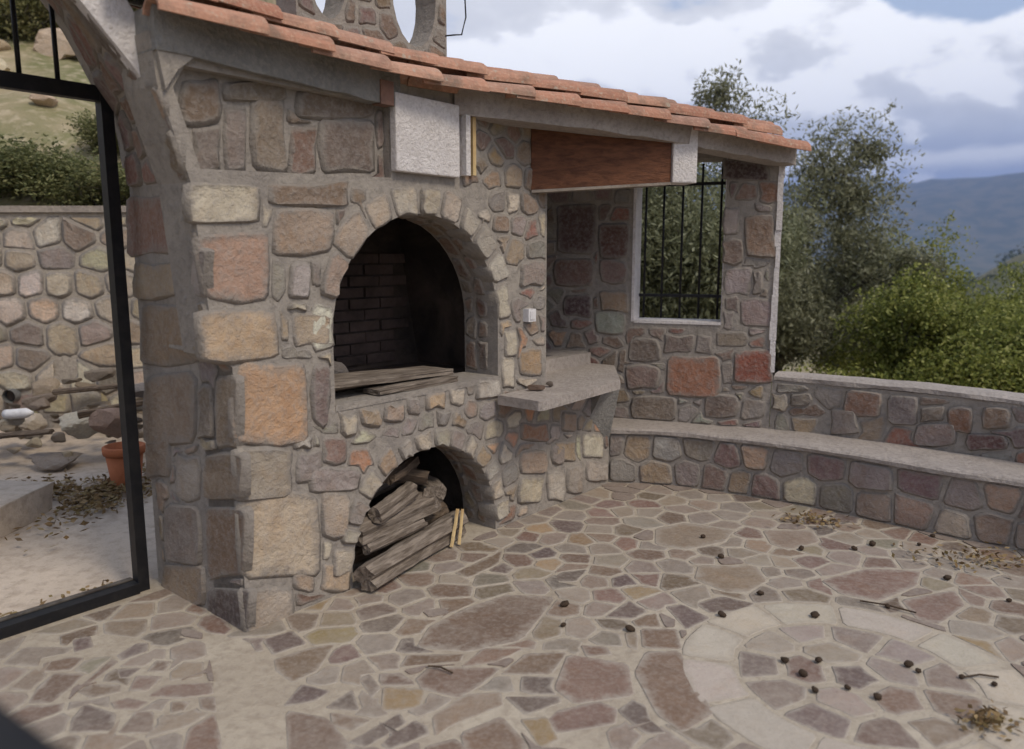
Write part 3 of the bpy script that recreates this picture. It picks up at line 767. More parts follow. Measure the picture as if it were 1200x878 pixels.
# recessed panel under the eave: broad flat stones
TP = [((224, 150, 260, 203), W(112, 100, 92)), ((262, 122, 290, 203), W(118, 106, 100)), ((212, 92, 256, 146), W(108, 92, 78)), ((262, 92, 340, 118), W(104, 92, 76)), ((292, 112, 336, 205), W(122, 108, 92)), ((338, 150, 372, 205), W(112, 86, 74)), ((374, 140, 440, 204), W(106, 92, 84)), ((345, 108, 440, 140), W(104, 90, 76))]
pts_t = []
pfn = lambda a, b, h: fm(a, b, h-.055)
for r, c in TP:
    q = rect(r, lambda x, y: fs(x, y, -.05)); pts_t.append(q); stone(q, pfn, .016, c, PAN, bev=.02)
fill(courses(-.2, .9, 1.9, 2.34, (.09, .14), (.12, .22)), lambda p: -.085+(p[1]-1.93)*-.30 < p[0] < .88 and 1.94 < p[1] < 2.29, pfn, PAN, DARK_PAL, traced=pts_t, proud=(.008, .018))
# pier side
T2 = [((150, 227, 212, 299), W(132, 98, 82)), ((160, 306, 213, 350), W(146, 128, 104)), ((220, 292, 242, 349), W(142, 132, 122)), ((166, 357, 232, 429), W(130, 110, 86)), ((171, 435, 232, 521), W(128, 110, 90)),
 ((234, 450, 251, 515), W(116, 104, 90)), ((254, 440, 280, 525), W(124, 108, 88)), ((172, 508, 201, 559), W(124, 108, 90)), ((208, 533, 236, 586), W(140, 132, 120)), ((240, 533, 287, 586), W(122, 104, 84)), ((195, 590, 236, 661), W(118, 108, 98)),
 ((242, 597, 289, 679), W(120, 96, 76)), ((191, 660, 240, 710), W(136, 116, 88)), ((244, 690, 293, 738), W(92, 80, 74))]
tr_side = []
for r, c in T2:
    q = rect(r, ls); q = [(min(a, .004) if a < .06 else a, b) for a, b in q]; tr_side.append(q); stone(q, lm, random.uniform(.006, .016), jc(c, .04), side_wall, bev=.014)
fill(courses(.02, .72, 0, 2.36, (.10, .17), (.10, .20)), lambda p: .01 < p[0] < .74 and .015 < p[1] < 1.87, lm, side_wall, [(BROWN, 3), (TAN, 3), (GREY, 3), (PURPLE, 1)], traced=tr_side, proud=(.004, .016))
fill(courses(0, .15, 1.88, 2.2, (.13, .19), (.14, .16)), lambda p: .005 < p[0] < .145 and 1.88 < p[1] < 2.19, lm, side_wall, [(BROWN, 2), (W(112, 86, 70), 2), (TAN, 1)], proud=(.006, .02))
zc = 1.22
while zc < 2.16:
    hh = random.uniform(.12, .2); zm = zc+hh/2; wd = random.uniform(.10, .16)
    if not any(inpoly((.05, zm), q) for q in tr_side):
        q = [(.002, zc+.012), (wd, zc+.012), (wd+random.uniform(-.02, .02), zc+hh-.012), (.002, zc+hh-.012)]
        q = [(a, b+random.uniform(-.008, .008)) for a, b in densify(q, .07)]
        stone(q, lm, random.uniform(.012, .022), pick([(BROWN, 2), (TAN, 2), (W(128, 104, 88), 2), (GREY, 1)]), side_wall, bev=.014)
    zc += hh
# power socket
MB().hexa(boxf(fm, 1.882, 1.952, 1.215, 1.290, -.01, .044)).build('socket', M['white_plastic'], house)
MB().hexa(boxf(fm, 1.893, 1.941, 1.228, 1.277, .043, .049)).build('socket_cover', M['white_plastic'], house)

# --- oven chamber, sooty, with fire bricks at the back
ch = MB()
s0, s1, n0, n1_, z0, z1 = .22, 1.88, -.262, -.90, .90, 1.98
c8 = [fpt(s0, n0, z0), fpt(s1, n0, z0), fpt(s1, n1_, z0), fpt(s0, n1_, z0), fpt(s0, n0, z1), fpt(s1, n0, z1), fpt(s1-.2, n1_, z1), fpt(s0+.2, n1_, z1)]
ch.add(c8, [(0, 1, 2, 3), (4, 7, 6, 5), (2, 6, 7, 3), (1, 5, 6, 2), (0, 3, 7, 4)])
chamber = ch.build('oven_chamber', M['soot'], house)
plate([[(.505, -.26), (1.655, -.26), (1.655, .004), (.505, .004)]], lambda a, b, h: fpt(a, b, .917+h), .03).build('hearth_ledge', M['mortar'], house)
bm = None
M['firebrick'] = plain_mat('sooty_brick', (.15, .105, .088), (.045, .035, .031), 2.0, .95, .006)
zb = .93; row = 0
while zb < 1.60:
    x = s0+.24+(row % 2)*.12
    while x < s1-.22:
        k = MB().hexa(boxf(fm, x+.006, x+.232, zb+.005, zb+.062, n1_+.002, n1_+.012+random.uniform(0, .014))).build('brick', M['firebrick'], chamber); x += .24
    zb += .069; row += 1
# wood store interior
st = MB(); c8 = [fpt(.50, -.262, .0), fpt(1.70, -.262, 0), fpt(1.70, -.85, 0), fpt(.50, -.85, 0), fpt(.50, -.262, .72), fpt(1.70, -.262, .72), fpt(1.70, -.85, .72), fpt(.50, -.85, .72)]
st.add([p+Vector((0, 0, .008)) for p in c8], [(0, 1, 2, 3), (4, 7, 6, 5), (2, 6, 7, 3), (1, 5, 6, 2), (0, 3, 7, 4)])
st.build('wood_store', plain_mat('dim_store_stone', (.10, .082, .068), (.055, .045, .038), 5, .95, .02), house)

# --- counter slab, corbel, sink
cnt = plate([ccw([(1.61, .036), (1.61, .33), (1.63, .35), (2.50, .30), (3.06, -.10), (3.06, -.34), (2.115, -.34), (2.115, .036)])], lambda a, b, h: fpt(a, b, .815+h), .055).build('counter_slab', M['cement'], house)
MB().add([fpt(2.60, .004, .745), fpt(2.60, .004, .52), fpt(2.60, .12, .743), fpt(2.84, .004, .745), fpt(2.84, .004, .30), fpt(2.80, .12, .743)], [(0, 1, 2), (3, 5, 4), (1, 4, 5, 2), (0, 2, 5, 3), (0, 3, 4, 1)]).build('corbel', M['concrete'], house)
sinkb = plate([[(2.12, -.70), (3.02, -.70), (3.02, -.28), (2.12, -.28)], [(2.24, -.60), (2.24, -.38), (2.70, -.38), (2.70, -.60)]], lambda a, b, h: fpt(a, b, .90+h), .14).build('sink_rim', M['cement'], house)
sb = MB(); c8 = [fpt(2.24, -.38, .72), fpt(2.70, -.38, .72), fpt(2.70, -.60, .72), fpt(2.24, -.60, .72)]
sb.add(c8, [(0, 1, 2, 3)]).build('sink_bottom', M['drain'], house)
MB().hexa(boxf(fm, 2.14, 2.83, .002, .755, -.70, -.262)).build('counter_base', M['mortar'], house)
tp = [fpt(2.20, -.66, .90), fpt(2.20, -.66, 1.02), fpt(2.22, -.60, 1.06), fpt(2.25, -.53, 1.04), fpt(2.26, -.50, .99)]
MB().tube(tp, .012, 8).build('tap', M['drain'], house, smooth=True)

# --- window wall
wl = [(-.45, 0), (1.70, 0), (1.70, 2.30), (-.45, 2.42)]
win = [(.713, 1.125), (1.345, 1.135), (1.345, 2.26), (.713, 2.27)]
window_wall = plate([wl, win], wm, .24).build('window_wall', M['mortar'], house)
# plastered reveal and wall end
rv = MB()
rv.hexa(boxf(wm, .708, .728, 1.128, 2.262, -.235, .006)); rv.hexa(boxf(wm, .730, 1.345, 1.118, 1.139, -.235, .006)); rv.hexa(boxf(wm, 1.338, 1.347, 1.142, 2.262, -.235, -.01))
rv.build('window_reveal', M['plaster'], house)
zz_ = 0.80; we = MB()
while zz_ < 2.2:
    k = random.uniform(.10, .2); we.hexa(boxf(wm, 1.676+random.uniform(-.008, .010), 1.714+random.uniform(-.003, .004), zz_+.0015, min(2.25, zz_+k), -.238, .014+random.uniform(-.004, .004))); zz_ += k
we.build('plastered_end', M['plaster'], house)
T3 = [((850, 220, 873, 277), W(150, 138, 130)), ((848, 244, 868, 276), W(152, 142, 134)), ((849, 314, 879, 346), W(140, 126, 126)), ((866, 350, 907, 383), W(138, 120, 120)), ((890, 214, 914, 238), W(120, 84, 64)), ((874, 252, 910, 303), W(118, 96, 78)), ((846, 281, 870, 310), W(112, 92, 82)),
 ((882, 318, 894, 346), GREY), ((704, 305, 736, 332), W(124, 100, 92)), ((702, 262, 736, 302), W(96, 66, 58)), ((702, 340, 737, 366), W(136, 116, 90)), ((698, 364, 732, 391), W(124, 130, 120)), ((660, 345, 694, 372), W(84, 64, 64)), ((652, 238, 700, 300), W(96, 74, 70)), ((648, 302, 696, 336), W(112, 84, 76)),
 ((780, 417, 842, 466), W(142, 90, 62)), ((858, 410, 904, 448), W(132, 72, 50)), ((735, 398, 774, 424), W(104, 90, 84)), ((733, 428, 774, 456), W(124, 100, 92)), ((840, 388, 876, 408), W(122, 108, 92)), ((814, 393, 834, 415), GREY), ((778, 393, 812, 415), W(112, 98, 90)),
 ((848, 365, 860, 387), GREY), ((846, 186, 902, 212), W(78, 62, 60)), ((738, 465, 792, 492), W(120, 106, 92)), ((868, 468, 896, 492), W(128, 120, 112)), ((826, 462, 866, 490), W(110, 94, 84)), ((845, 424, 858, 450), GREY)]
tr_w = []
for r, c in T3[1:]:
    q = rect(r, ws); tr_w.append(q); stone(q, wm, random.uniform(.004, .016), jc(c, .04), window_wall, bev=.014)
def okw(p):
    a, z = p
    if not (.0 < a < 1.65 and .40 < z < 2.22): return False
    if .69 < a < 1.36 and 1.09 < z < 2.29: return False
    return True
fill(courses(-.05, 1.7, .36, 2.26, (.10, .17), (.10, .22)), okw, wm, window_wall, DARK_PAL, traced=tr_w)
# window grille on the outer side
gr = MB()
grille = root('window_grille', wm(1.03, 1.13, -.20), 'black iron bar grille standing in the open window of the stone wall', 'grille')
for x in (.765, .895, 1.03, 1.165, 1.30):
    MB().tube([wm(x, 1.145, -.20), wm(x, 2.25, -.20)], .009, 6).build('bar', M['steel'], grille, smooth=True)
for z in (1.30, 2.10):
    MB().hexa(boxf(wm, .73, 1.336, z, z+.022, -.212, -.188)).build('cross_bar', M['steel'], grille)

# --- ring beam, blocks, timber
def lerp_z(k, A): return float(np.interp(k, [a for a, _ in A], [b for _, b in A]))
BL = [fpt(-.245, .03, 2.335), fpt(.40, .035, 2.315), fpt(.92, .035, 2.295)]
BR = [fpt(1.30, .02, 2.315), Vector((.46, 4.50, 2.305)), Vector((.98, 4.76, 2.275)), Vector((1.50, 5.02, 2.225)), Vector((1.86, 5.185, 2.19))]
def beam(pts, th, height, nrm, name, m):
    mb = MB(); v = []; f = []
    for i, p in enumerate(pts):
        j = lambda: random.uniform(-.006, .006)
        hh = height[i] if isinstance(height, list) else height
        b = nrm[i]*th
        v += [p+Vector((0, 0, j())), p+Vector((0, 0, hh))+nrm[i]*j(), p+b+Vector((0, 0, hh)), p+b]
    for i in range(len(pts)-1):
        o = i*4
        for k in range(4): f.append((o+k, o+(k+1) % 4, o+4+(k+1) % 4, o+4+k))
    f += [(3, 2, 1, 0), tuple(len(v)-4+k for k in range(4))]
    return mb.add(v, f).build(name, m, house)
def sub(pts, n):
    out = []
    for i in range(len(pts)-1):
        for k in range(n): out.append(pts[i].lerp(pts[i+1], k/n))
    return out+[pts[-1]]
bl = sub(BL, 5); beam(bl, .30, .15, [-FN]*len(bl), 'concrete_ring_beam', M['concrete'])
brd = Vector((.90, .435, 0)).normalized(); brn = Vector((-brd.y, brd.x, 0))
br_ = sub(BR, 5); beam(br_, .16, [.165-.06*i/(len(br_)-1) for i in range(len(br_))], [brn]*len(br_), 'lintel_beam', M['cement'])
# curved haunch where the ring beam meets the pier
MB().add([fpt(-.242, .024, 2.36), fpt(-.10, .024, 2.33), fpt(-.165, .024, 2.275), fpt(-.215, .024, 2.20), fpt(-.242, -.1, 2.36), fpt(-.10, -.1, 2.33), fpt(-.165, -.1, 2.275), fpt(-.215, -.1, 2.20)],
         [(0, 3, 2, 1), (4, 5, 6, 7), (1, 2, 6, 5), (2, 3, 7, 6), (3, 0, 4, 7)]).build('beam_haunch', M['mortar'], house)
MB().hexa(boxf(fm, .79, .868, 2.293, 2.40, -.02, .044)).build('broken_brick', M['dullbrick'], house)
def wob_box(fn, a0, a1, b0, b1, h0, h1, nm, m, parent):
    import bmesh
    mb = MB().hexa(boxf(fn, a0, a1, b0, b1, h0, h1)); o = mb.build(nm, m, parent)
    b = bmesh.new(); b.from_mesh(o.data); bmesh.ops.bevel(b, geom=b.edges[:], offset=.008, segments=2, affect='EDGES', profile=.6); b.to_mesh(o.data); b.free(); return o
wob_box(fm, .88, 1.315, 2.0, 2.36, -.02, .04, 'plastered_block', M['plaster'], house)
MB().hexa(boxf(fm, 1.352, 1.385, 2.015, 2.318, -.02, .05)).build('white_batten', M['plaster'], house)
MB().hexa(boxf(fm, 1.412, 1.436, 2.02, 2.322, -.02, .042)).build('wooden_batten', M['kindling'], house)
# stained timber that reaches out from the oven front to the lintel
pa, pb = Vector((.112, 4.587, 0)), Vector((.965, 4.80, 0)); tdv = (pb-pa).normalized(); tnv = Vector((tdv.y, -tdv.x, 0)); tl = (pb-pa).length
def tm(a, z, h=0): return pa+tdv*a+tnv*h+Vector((0, 0, z))
MB().add([tm(0, 1.98, 0), tm(tl, 2.045, 0), tm(tl, 2.045, -.10), tm(0, 1.98, -.10), tm(0, 2.36, 0), tm(tl, 2.335, 0), tm(tl, 2.335, -.10), tm(0, 2.36, -.10)], [(3, 2, 1, 0), (4, 5, 6, 7), (0, 1, 5, 4), (1, 2, 6, 5), (2, 3, 7, 6), (3, 0, 4, 7)]).build('timber_beam', M['wood_dark'], house)
MB().add([tm(0, 1.963, .008), tm(tl, 2.028, .008), tm(tl, 2.028, -.11), tm(0, 1.963, -.11), tm(0, 1.979, .008), tm(tl, 2.044, .008), tm(tl, 2.044, -.11), tm(0, 1.979, -.11)], [(3, 2, 1, 0), (4, 5, 6, 7), (0, 1, 5, 4), (1, 2, 6, 5), (2, 3, 7, 6), (3, 0, 4, 7)]).build('timber_trim', M['wood_grey'], house)
wob_box(tm, tl+.004, tl+.165, 2.04, 2.37, -.14, .02, 'plastered_beam_end', M['plaster'], house)

# --- roof: deck and courses of barrel tiles
RF = [fpt(-.36, .12, 2.452), fpt(.35, .12, 2.425), fpt(.95, .12, 2.405), fpt(1.30, .12, 2.415), Vector((.46, 4.42, 2.385)), Vector((.98, 4.68, 2.35)), Vector((1.50, 4.94, 2.30)), Vector((1.90, 5.13, 2.252))]
bnor = [-FN, -FN, -FN, (-FN+brn).normalized(), brn, brn, brn, brn]
SLOPE = .27
def roofpt(i, back): return RF[i]+bnor[i]*back+Vector((0, 0, min(back, .23)*.55+max(0, back-.23)*.25))
v = []; f = []
for i in range(len(RF)):
    a, b = roofpt(i, .075), roofpt(i, 1.35); up = Vector((0, 0, .02))
    if i == 0: a, b = a+FD*.16, b+FD*.06
    v += [a, b, b+up, a+up]
for i in range(len(RF)-1):
    o = i*4
    for k in range(4): f.append((o+k, o+(k+1) % 4, o+4+(k+1) % 4, o+4+k))
f += [(3, 2, 1, 0), tuple(len(v)-4+k for k in range(4))]
deck = MB().add(v, f).build('roof_deck', M['concrete'], house)
def tile_mesh(L, r0, r1, th=.013, seg=10):
    v = []; f = []
    for xx, r in ((0, r0), (L, r1)):
        for k in range(seg+1):
            an = math.pi*k/seg; v.append((xx, math.cos(an)*r, math.sin(an)*r*.86))
        for k in range(seg+1):
            an = math.pi*k/seg; v.append((xx, math.cos(an)*(r-th), math.sin(an)*(r-th)*.86))
    n = seg+1
    for k in range(seg):
        f += [(k, k+1, 2*n+k+1, 2*n+k), (n+k+1, n+k, 3*n+k, 3*n+k+1), (k+1, k, n+k, n+k+1), (2*n+k, 2*n+k+1, 3*n+k+1, 3*n+k)]
    f += [(0, 2*n, 3*n, n), (seg, n+seg, 3*n+seg, 2*n+seg)]
    me = bpy.data.meshes.new('roof_tile'); me.from_pydata(v, [], f); me.update(); return me
TM = [tile_mesh(.40, .089, .068, .013), tile_mesh(.385, .086, .066, .012), tile_mesh(.41, .091, .070, .013)]
for me in TM: me.materials.append(M['tile'])
def rowpts(back, lift): return [roofpt(i, back)+Vector((0, 0, lift)) for i in range(len(RF))]
def along(pts, d):
    for i in range(len(pts)-1):
        L = (pts[i+1]-pts[i]).length
        if d <= L or i == len(pts)-2: return pts[i]+(pts[i+1]-pts[i])*(d/L)
        d -= L
for row in range(7):
    back = .04+row*.160; pts = rowpts(back, .012 if row else -.012); tot = sum((pts[i+1]-pts[i]).length for i in range(len(pts)-1))
    d = [.10, -.02, .0, -.05, 0, 0, 0][row] + (0 if row < 2 else random.uniform(-.1, .05))
    while d < tot-.28:
        a, b = along(pts, max(d, 0)), along(pts, min(d+.40, tot)); dr = (b-a).normalized()
        # wide end down the course, so the laps face the low end
        xax = -dr; zax = Vector((0, 0, 1)); yax = zax.cross(xax).normalized(); zax = xax.cross(yax)
        mtx = Matrix((xax, yax, zax)).transposed().to_4x4()
        o = link('roof_tile', random.choice(TM), None, deck, b)
        o.rotation_euler = (mtx @ Matrix.Rotation(random.uniform(-.05, .05), 4, 'Z') @ Matrix.Rotation(random.uniform(-.07, .07), 4, 'X') @ Matrix.Rotation(.022+random.uniform(-.012, .012), 4, 'Y')).to_euler()
        o.location.z += random.uniform(-.006, .008)
        d += .30*random.uniform(.94, 1.08)

# --- chimney with oval flues
CH0, CH1, CHN, CHD, CHT = .79, 1.86, -.58, .17, 3.40
chf = lambda a, b, h: fm(a, b, CHN+h)
ov1, ov2 = arc(.99, 3.08, .125, .26, 0, 342, 19), arc(1.60, 3.08, .17, .28, 0, 342, 19)
chimney = plate([[(CH0, 2.45), (CH1, 2.45), (CH1, CHT), (CH0, CHT)], ov1, ov2], chf, CHD).build('chimney', M['mortar'], house)
fill(courses(CH0, CH1, 2.45, CHT, (.10, .16), (.10, .2)), lambda p: CH0+.01 < p[0] < CH1-.01 and 2.5 < p[1] < CHT-.02 and not inpoly(p, ov1) and not inpoly(p, ov2) and dpoly(p, ov1) > .02 and dpoly(p, ov2) > .02, chf, chimney, [(GREY, 3), (BROWN, 3), (PURPLE, 1), (RED, 1)])
MB().hexa(boxf(fm, CH0-.08, CH1+.08, CHT+.002, CHT+.07, CHN-CHD-.08, CHN+.08)).build('chimney_cap', M['concrete'], house)
tw = fpt(1.88, -.6, 2.86)
MB().tube([fpt(1.80, -.59, 2.90), fpt(1.92, -.57, 2.93), fpt(1.97, -.56, 2.94), fpt(2.01, -.56, 3.05), fpt(2.0, -.56, 3.2)], .005, 5).build('wire', M['steel'], house)

# ================================================================== PARAPET AND BENCH
class Path:
    def __init__(s, pts):
        s.p = [Vector((q[0], q[1], 0)) for q in pts]; s.l = [0]
        for i in range(1, len(s.p)): s.l.append(s.l[-1]+(s.p[i]-s.p[i-1]).length)
        s.L = s.l[-1]
    def at(s, d):
        d = max(0, min(s.L, d)); i = max(1, min(len(s.p)-1, int(np.searchsorted(s.l, d))))
        t = (d-s.l[i-1])/(s.l[i]-s.l[i-1]); q = s.p[i-1].lerp(s.p[i], t)
        a = s.p[max(0, i-2)]; b = s.p[min(len(s.p)-1, i+1)]; dv = (b-a).normalized()
        return q, Vector((dv.y, -dv.x, 0))*-1      # outward = away from the patio
    def fn(s, a, z, h=0): q, n = s.at(a); return q-n*h+Vector((0, 0, z))
pp, bp = Path(PARA), Path(BENCH)
def sweep(path, sec, name, m, parent, step=.06, l0=0, l1=None, wobble=0):
    """sec: list of (outward, z); closed section swept along the path"""
    l1 = path.L if l1 is None else l1; n = max(2, int((l1-l0)/step)); v = []; f = []; k = len(sec)
    for i in range(n+1):
        q, nn = path.at(l0+(l1-l0)*i/n)
        a_ = l0+(l1-l0)*i/n
        for j_, (o_, z) in enumerate(sec):
            w1 = noise.noise(Vector((a_*4.5, j_*.35, l1)))+.4*noise.noise(Vector((a_*17, j_*.8, l1+5)))
            w2 = noise.noise(Vector((a_*3.5, j_*.25, l1+9)))+.35*noise.noise(Vector((a_*15, j_*.8, l1+3)))
            v.append(q+nn*(o_+w1*wobble*1.3)+Vector((0, 0, z+w2*wobble)))
    for i in range(n):
        for j in range(k): f.append((i*k+j, (i+1)*k+j, (i+1)*k+(j+1) % k, i*k+(j+1) % k))
    f += [tuple(range(k-1, -1, -1))[::-1], tuple(n*k+j for j in range(k))[::-1]]
    return MB().add(v, f).build(name, m, parent, smooth=False)
o0 = pp.at(1.0)[0]
parapet = root('parapet_wall', (o0.x, o0.y, 0), 'low curved rubble stone parapet wall behind the bench, with pale cement top', 'wall')
pcore = sweep(pp, [(0, 0), (.26, -1.6), (.26, .745), (0, .745)], 'wall_core', M['mortar'], parapet, .08, .0)
sweep(pp, [(-.010, .748), (.272, .748), (.270, .770), (.20, .785), (.05, .786), (-.008, .772)], 'cement_top', M['cement'], parapet, .04, .012, None, .008)
def par_ok(p): return .03 < p[0] < pp.L-.1 and .385 < p[1] < .728
def px_path(path, zguess, x, y):
    best = None
    for i in range(0, 600):
        d = path.L*i/600; q, n = path.at(d); r = ray(x, y); t = q.y/r.y
        e = abs(r.x*t-q.x)
        if best is None or e < best[0]: best = (e, d, CAMH+r.z*t)
    return best[1], best[2]
T4 = [((975, 480, 1006, 508), GREY), ((990, 455, 1034, 490), W(124, 92, 74)), ((1072, 495, 1122, 524), W(126, 110, 104)), ((1110, 478, 1140, 508), W(128, 92, 66)), ((1150, 478, 1185, 502), W(128, 104, 82)), ((905, 462, 922, 482), W(146, 136, 112)), ((925, 460, 950, 476), W(122, 112, 98)), ((1080, 476, 1106, 494), W(120, 110, 96)), ((1040, 462, 1076, 500), W(112, 98, 96)), ((1134, 508, 1180, 528), W(98, 70, 68))]
trp = []
for r, c in T4:
    q = rect(r, lambda x, y: px_path(pp, .6, x, y)); q = [(a, min(b, .728)) for a, b in q]; trp.append(q); stone(q, pp.fn, .022, jc(c, .04), pcore, bev=.012)
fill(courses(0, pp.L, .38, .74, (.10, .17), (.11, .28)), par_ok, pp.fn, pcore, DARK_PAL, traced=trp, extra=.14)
o0 = bp.at(1.5)[0]
bench = root('stone_bench', (o0.x, o0.y, 0), 'long curved built-in stone bench with smooth cement seat around the patio', 'bench')
bcore = sweep(bp, [(0, 0), (.30, 0), (.30, .363), (0, .363)], 'bench_base', M['mortar'], bench, .08)
seat = sweep(bp, [(-.022, .366), (.30, .366), (.42, .376), (.42, .402), (.30, .40), (.05, .402), (-.012, .399), (-.024, .388)], 'seat', M['cement'], bench, .045, 0, None, .006)
fill(courses(0, bp.L, .012, .34, (.14, .19), (.13, .30)), lambda p: .03 < p[0] < bp.L-.1 and .008 < p[1] < .355, bp.fn, bcore, BENCH_PAL, proud=(.004, .018), gap=(.006, .014), extra=.19)

# ================================================================== GATE
gatew = root('gate_wall', fpt(-2.2, GATE_N, 0), 'stone gate wall whose arch springs from the side of the oven pier', 'wall')
def resamp(c, n=26):
    return [Vector((q[0], q[1], 0)) for q in catmull([Vector((a, b)) for a, b in c], 6)]
frc, bkc = resamp([(-.112, 1.885), (-.205, 2.20)]+FRC[5:]), resamp(BKC[3:])                 # from the springing to the crown
mir = lambda P: [Vector((-2.04-q.x, q.y, 0)) for q in reversed(P[:-1])]
frc_all, bkc_all = frc+mir(frc), bkc+mir(bkc)
NF, NB = -.12, -.79
v = [fpt(q.x, NF, q.y) for q in frc_all]+[fpt(q.x, NB, q.y) for q in bkc_all]; n = len(frc_all)
soffit = MB().add(v, [(i, i+1, n+i+1, n+i) for i in range(n-1)]).build('arch_soffit', M['mortar'], gatew)
top = 3.7
fl = [(q.x, q.y) for q in frc_all]
plate([[p for p in fl if p[1] >= 2.2]+[(-1.91, 1.88), (-2.04, 1.1), (-2.04, 0), (-2.7, 0), (-2.7, top), (-.33, top), (-.33, 2.62), (-.225, 2.45)]], lambda a, b, h: fm(a, b, NF+.004+h), .05).build('front_plaster', M['plaster'], gatew)
bl_ = [(q.x, q.y) for q in bkc_all]
plate([[p for p in bl_ if p[1] >= 2.0]+[(-2.04, 1.9), (-2.04, 0), (-2.7, 0), (-2.7, top), (.0, top), (.0, 2.0)]], lambda a, b, h: fm(a, b, NB-.004+h), .06).build('back_face', M['mortar'], gatew)
MB().hexa(boxf(fm, -2.7, -.33, top+.002, top+.06, NB-.08, NF+.03)).build('wall_coping', M['cement'], gatew)
MB().hexa(boxf(fm, -2.7, -2.05, 0, 2.0, NB+.01, NF-.05)).build('far_pier', M['mortar'], gatew)
cl_ = [0]
for i in range(1, n): cl_.append(cl_[-1]+(frc_all[i]-frc_all[i-1]).length)
def sof(u, m, h=0):
    u = max(0, min(cl_[-1]-1e-4, u)); i = max(1, int(np.searchsorted(cl_, u))); t = (u-cl_[i-1])/(cl_[i]-cl_[i-1])
    a = fpt(0, 0, 0)*0; f_ = frc_all[i-1].lerp(frc_all[i], t); b_ = bkc_all[i-1].lerp(bkc_all[i], t); k = m/(NF-NB)
    q = f_.lerp(b_, k); d = (frc_all[i]-frc_all[i-1]).normalized(); nn = Vector((-1.02-q.x, 1.7-q.y, 0)).normalized()
    q = q+nn*h; return fpt(q.x, NF-m, q.y)
APAL = [(W(112, 86, 70), 3), (W(120, 84, 70), 2), (BROWN, 2), (PURPLE, 1), (W(104, 88, 78), 2)]
fill(courses(.0, cl_[-1], .0, .66, (.14, .24), (.12, .24)), lambda p: .01 < p[0] < cl_[-1]-.01 and .015 < p[1] < .655, sof, gatew, APAL, proud=(.008, .02), gap=(.006, .014), bev=.016, extra=.16)
gate = root('gate_frame', fpt(-1.0, GATE_N-.10, 0), 'black square steel gate frame with upright bars above its top rail', 'gate')
gb = lambda a, b, h: fm(a, b, GATE_N-.02+h)
MB().hexa(boxf(gb, -.118, -.066, .0, 2.335, -.04, .02)).build('post', M['steel'], gate)
MB().hexa(boxf(gb, -1.96, -1.908, .0, 2.335, -.04, .02)).build('post', M['steel'], gate)
MB().hexa(boxf(gb, -1.906, -.12, 2.268, 2.332, -.035, .015)).build('top_rail', M['steel'], gate)
MB().hexa(boxf(gb, -1.906, -.12, .0, .05, -.06, .035)).build('threshold_rail', M['steel'], gate)
MB().hexa(boxf(gb, -1.906, -.12, .051, .057, -.062, -.03)).build('threshold_edge', M['rust'], gate)
for i, s in enumerate(np.arange(-.27, -1.8, -.145)):
    zt = float(np.interp(s, [q.x for q in reversed(bkc_all)], [q.y for q in reversed(bkc_all)]))
    MB().tube([gb(s, 2.333, -.02), gb(s, zt, -.02)], .010, 6).build('bar', M['steel'], gate, smooth=True)

def build_local(mb, name, m, a, b, smooth=False):
    """mesh whose own X axis runs from a to b, so that grain follows the wood"""
    o = mb.build(name, m, None, a, smooth); x = (b-a).normalized(); y = Vector((0, 0, 1)).cross(x).normalized(); z = x.cross(y)
    R3 = Matrix((x, y, z)).transposed(); o.data.transform(R3.transposed().to_4x4()); o.rotation_euler = R3.to_euler(); return o
M['grain'] = plain_mat('weathered_split_wood', (.29, .24, .195), (.13, .102, .08), 5, .92, .014, (1.2, 9, 9), 9, .36, .60)
M['bark'] = plain_mat('dark_log_bark', (.19, .14, .10), (.085, .062, .046), 6, .95, .02, (1.5, 7, 7), 9)
def log(a, b, r0, r1, label, m='bark', flat=1.0, seg=13, name='log', group=None):
    a, b = Vector(a), Vector(b); n = 12; ax = (b-a).normalized(); u = ax.cross(Vector((0, 0, 1))).normalized(); w_ = u.cross(ax)
    prof = [random.uniform(.74, 1.08) for _ in range(seg)]; k0 = random.randrange(seg)
    for k in range(3): prof[(k0+k) % seg] *= .80                # a split face
    crack = (k0+5) % seg; prof[crack] *= .72
    if r0 < .02: prof = [random.uniform(.8, 1.1) for _ in range(seg)]
    side = u*random.uniform(-1, 1)+w_*random.uniform(-.4, .4); v = []; f = []; tw = random.uniform(-.35, .35)
    for i in range(n):
        t = i/(n-1); c = a.lerp(b, t)+side*r0*.22*math.sin(t*3.1)+side*r0*.06*math.sin(t*13+k0); r = r0+(r1-r0)*t
        for k in range(seg):
            an = 2*math.pi*k/seg+tw*t; rr = r*prof[k]*random.uniform(.955, 1.045)
            end = ax*(random.uniform(-.012, .012)*(r0/.07) if i in (0, n-1) else 0)
            v.append(c+(u*math.cos(an)+w_*math.sin(an))*rr+end)
    for i in range(n-1):
        for k in range(seg): f.append((i*seg+k, i*seg+(k+1) % seg, (i+1)*seg+(k+1) % seg, (i+1)*seg+k))
    ca, cb = len(v), len(v)+1; v += [a+ax*.004, b-ax*.004]
    for k in range(seg): f.append((ca, (k+1) % seg, k)); f.append((cb, (n-1)*seg+k, (n-1)*seg+(k+1) % seg))
    o = build_local(MB().add(v, f), name, M[m], a, b)
    return tag(o, label, 'log' if name == 'log' else name.replace('_', ' '), group)
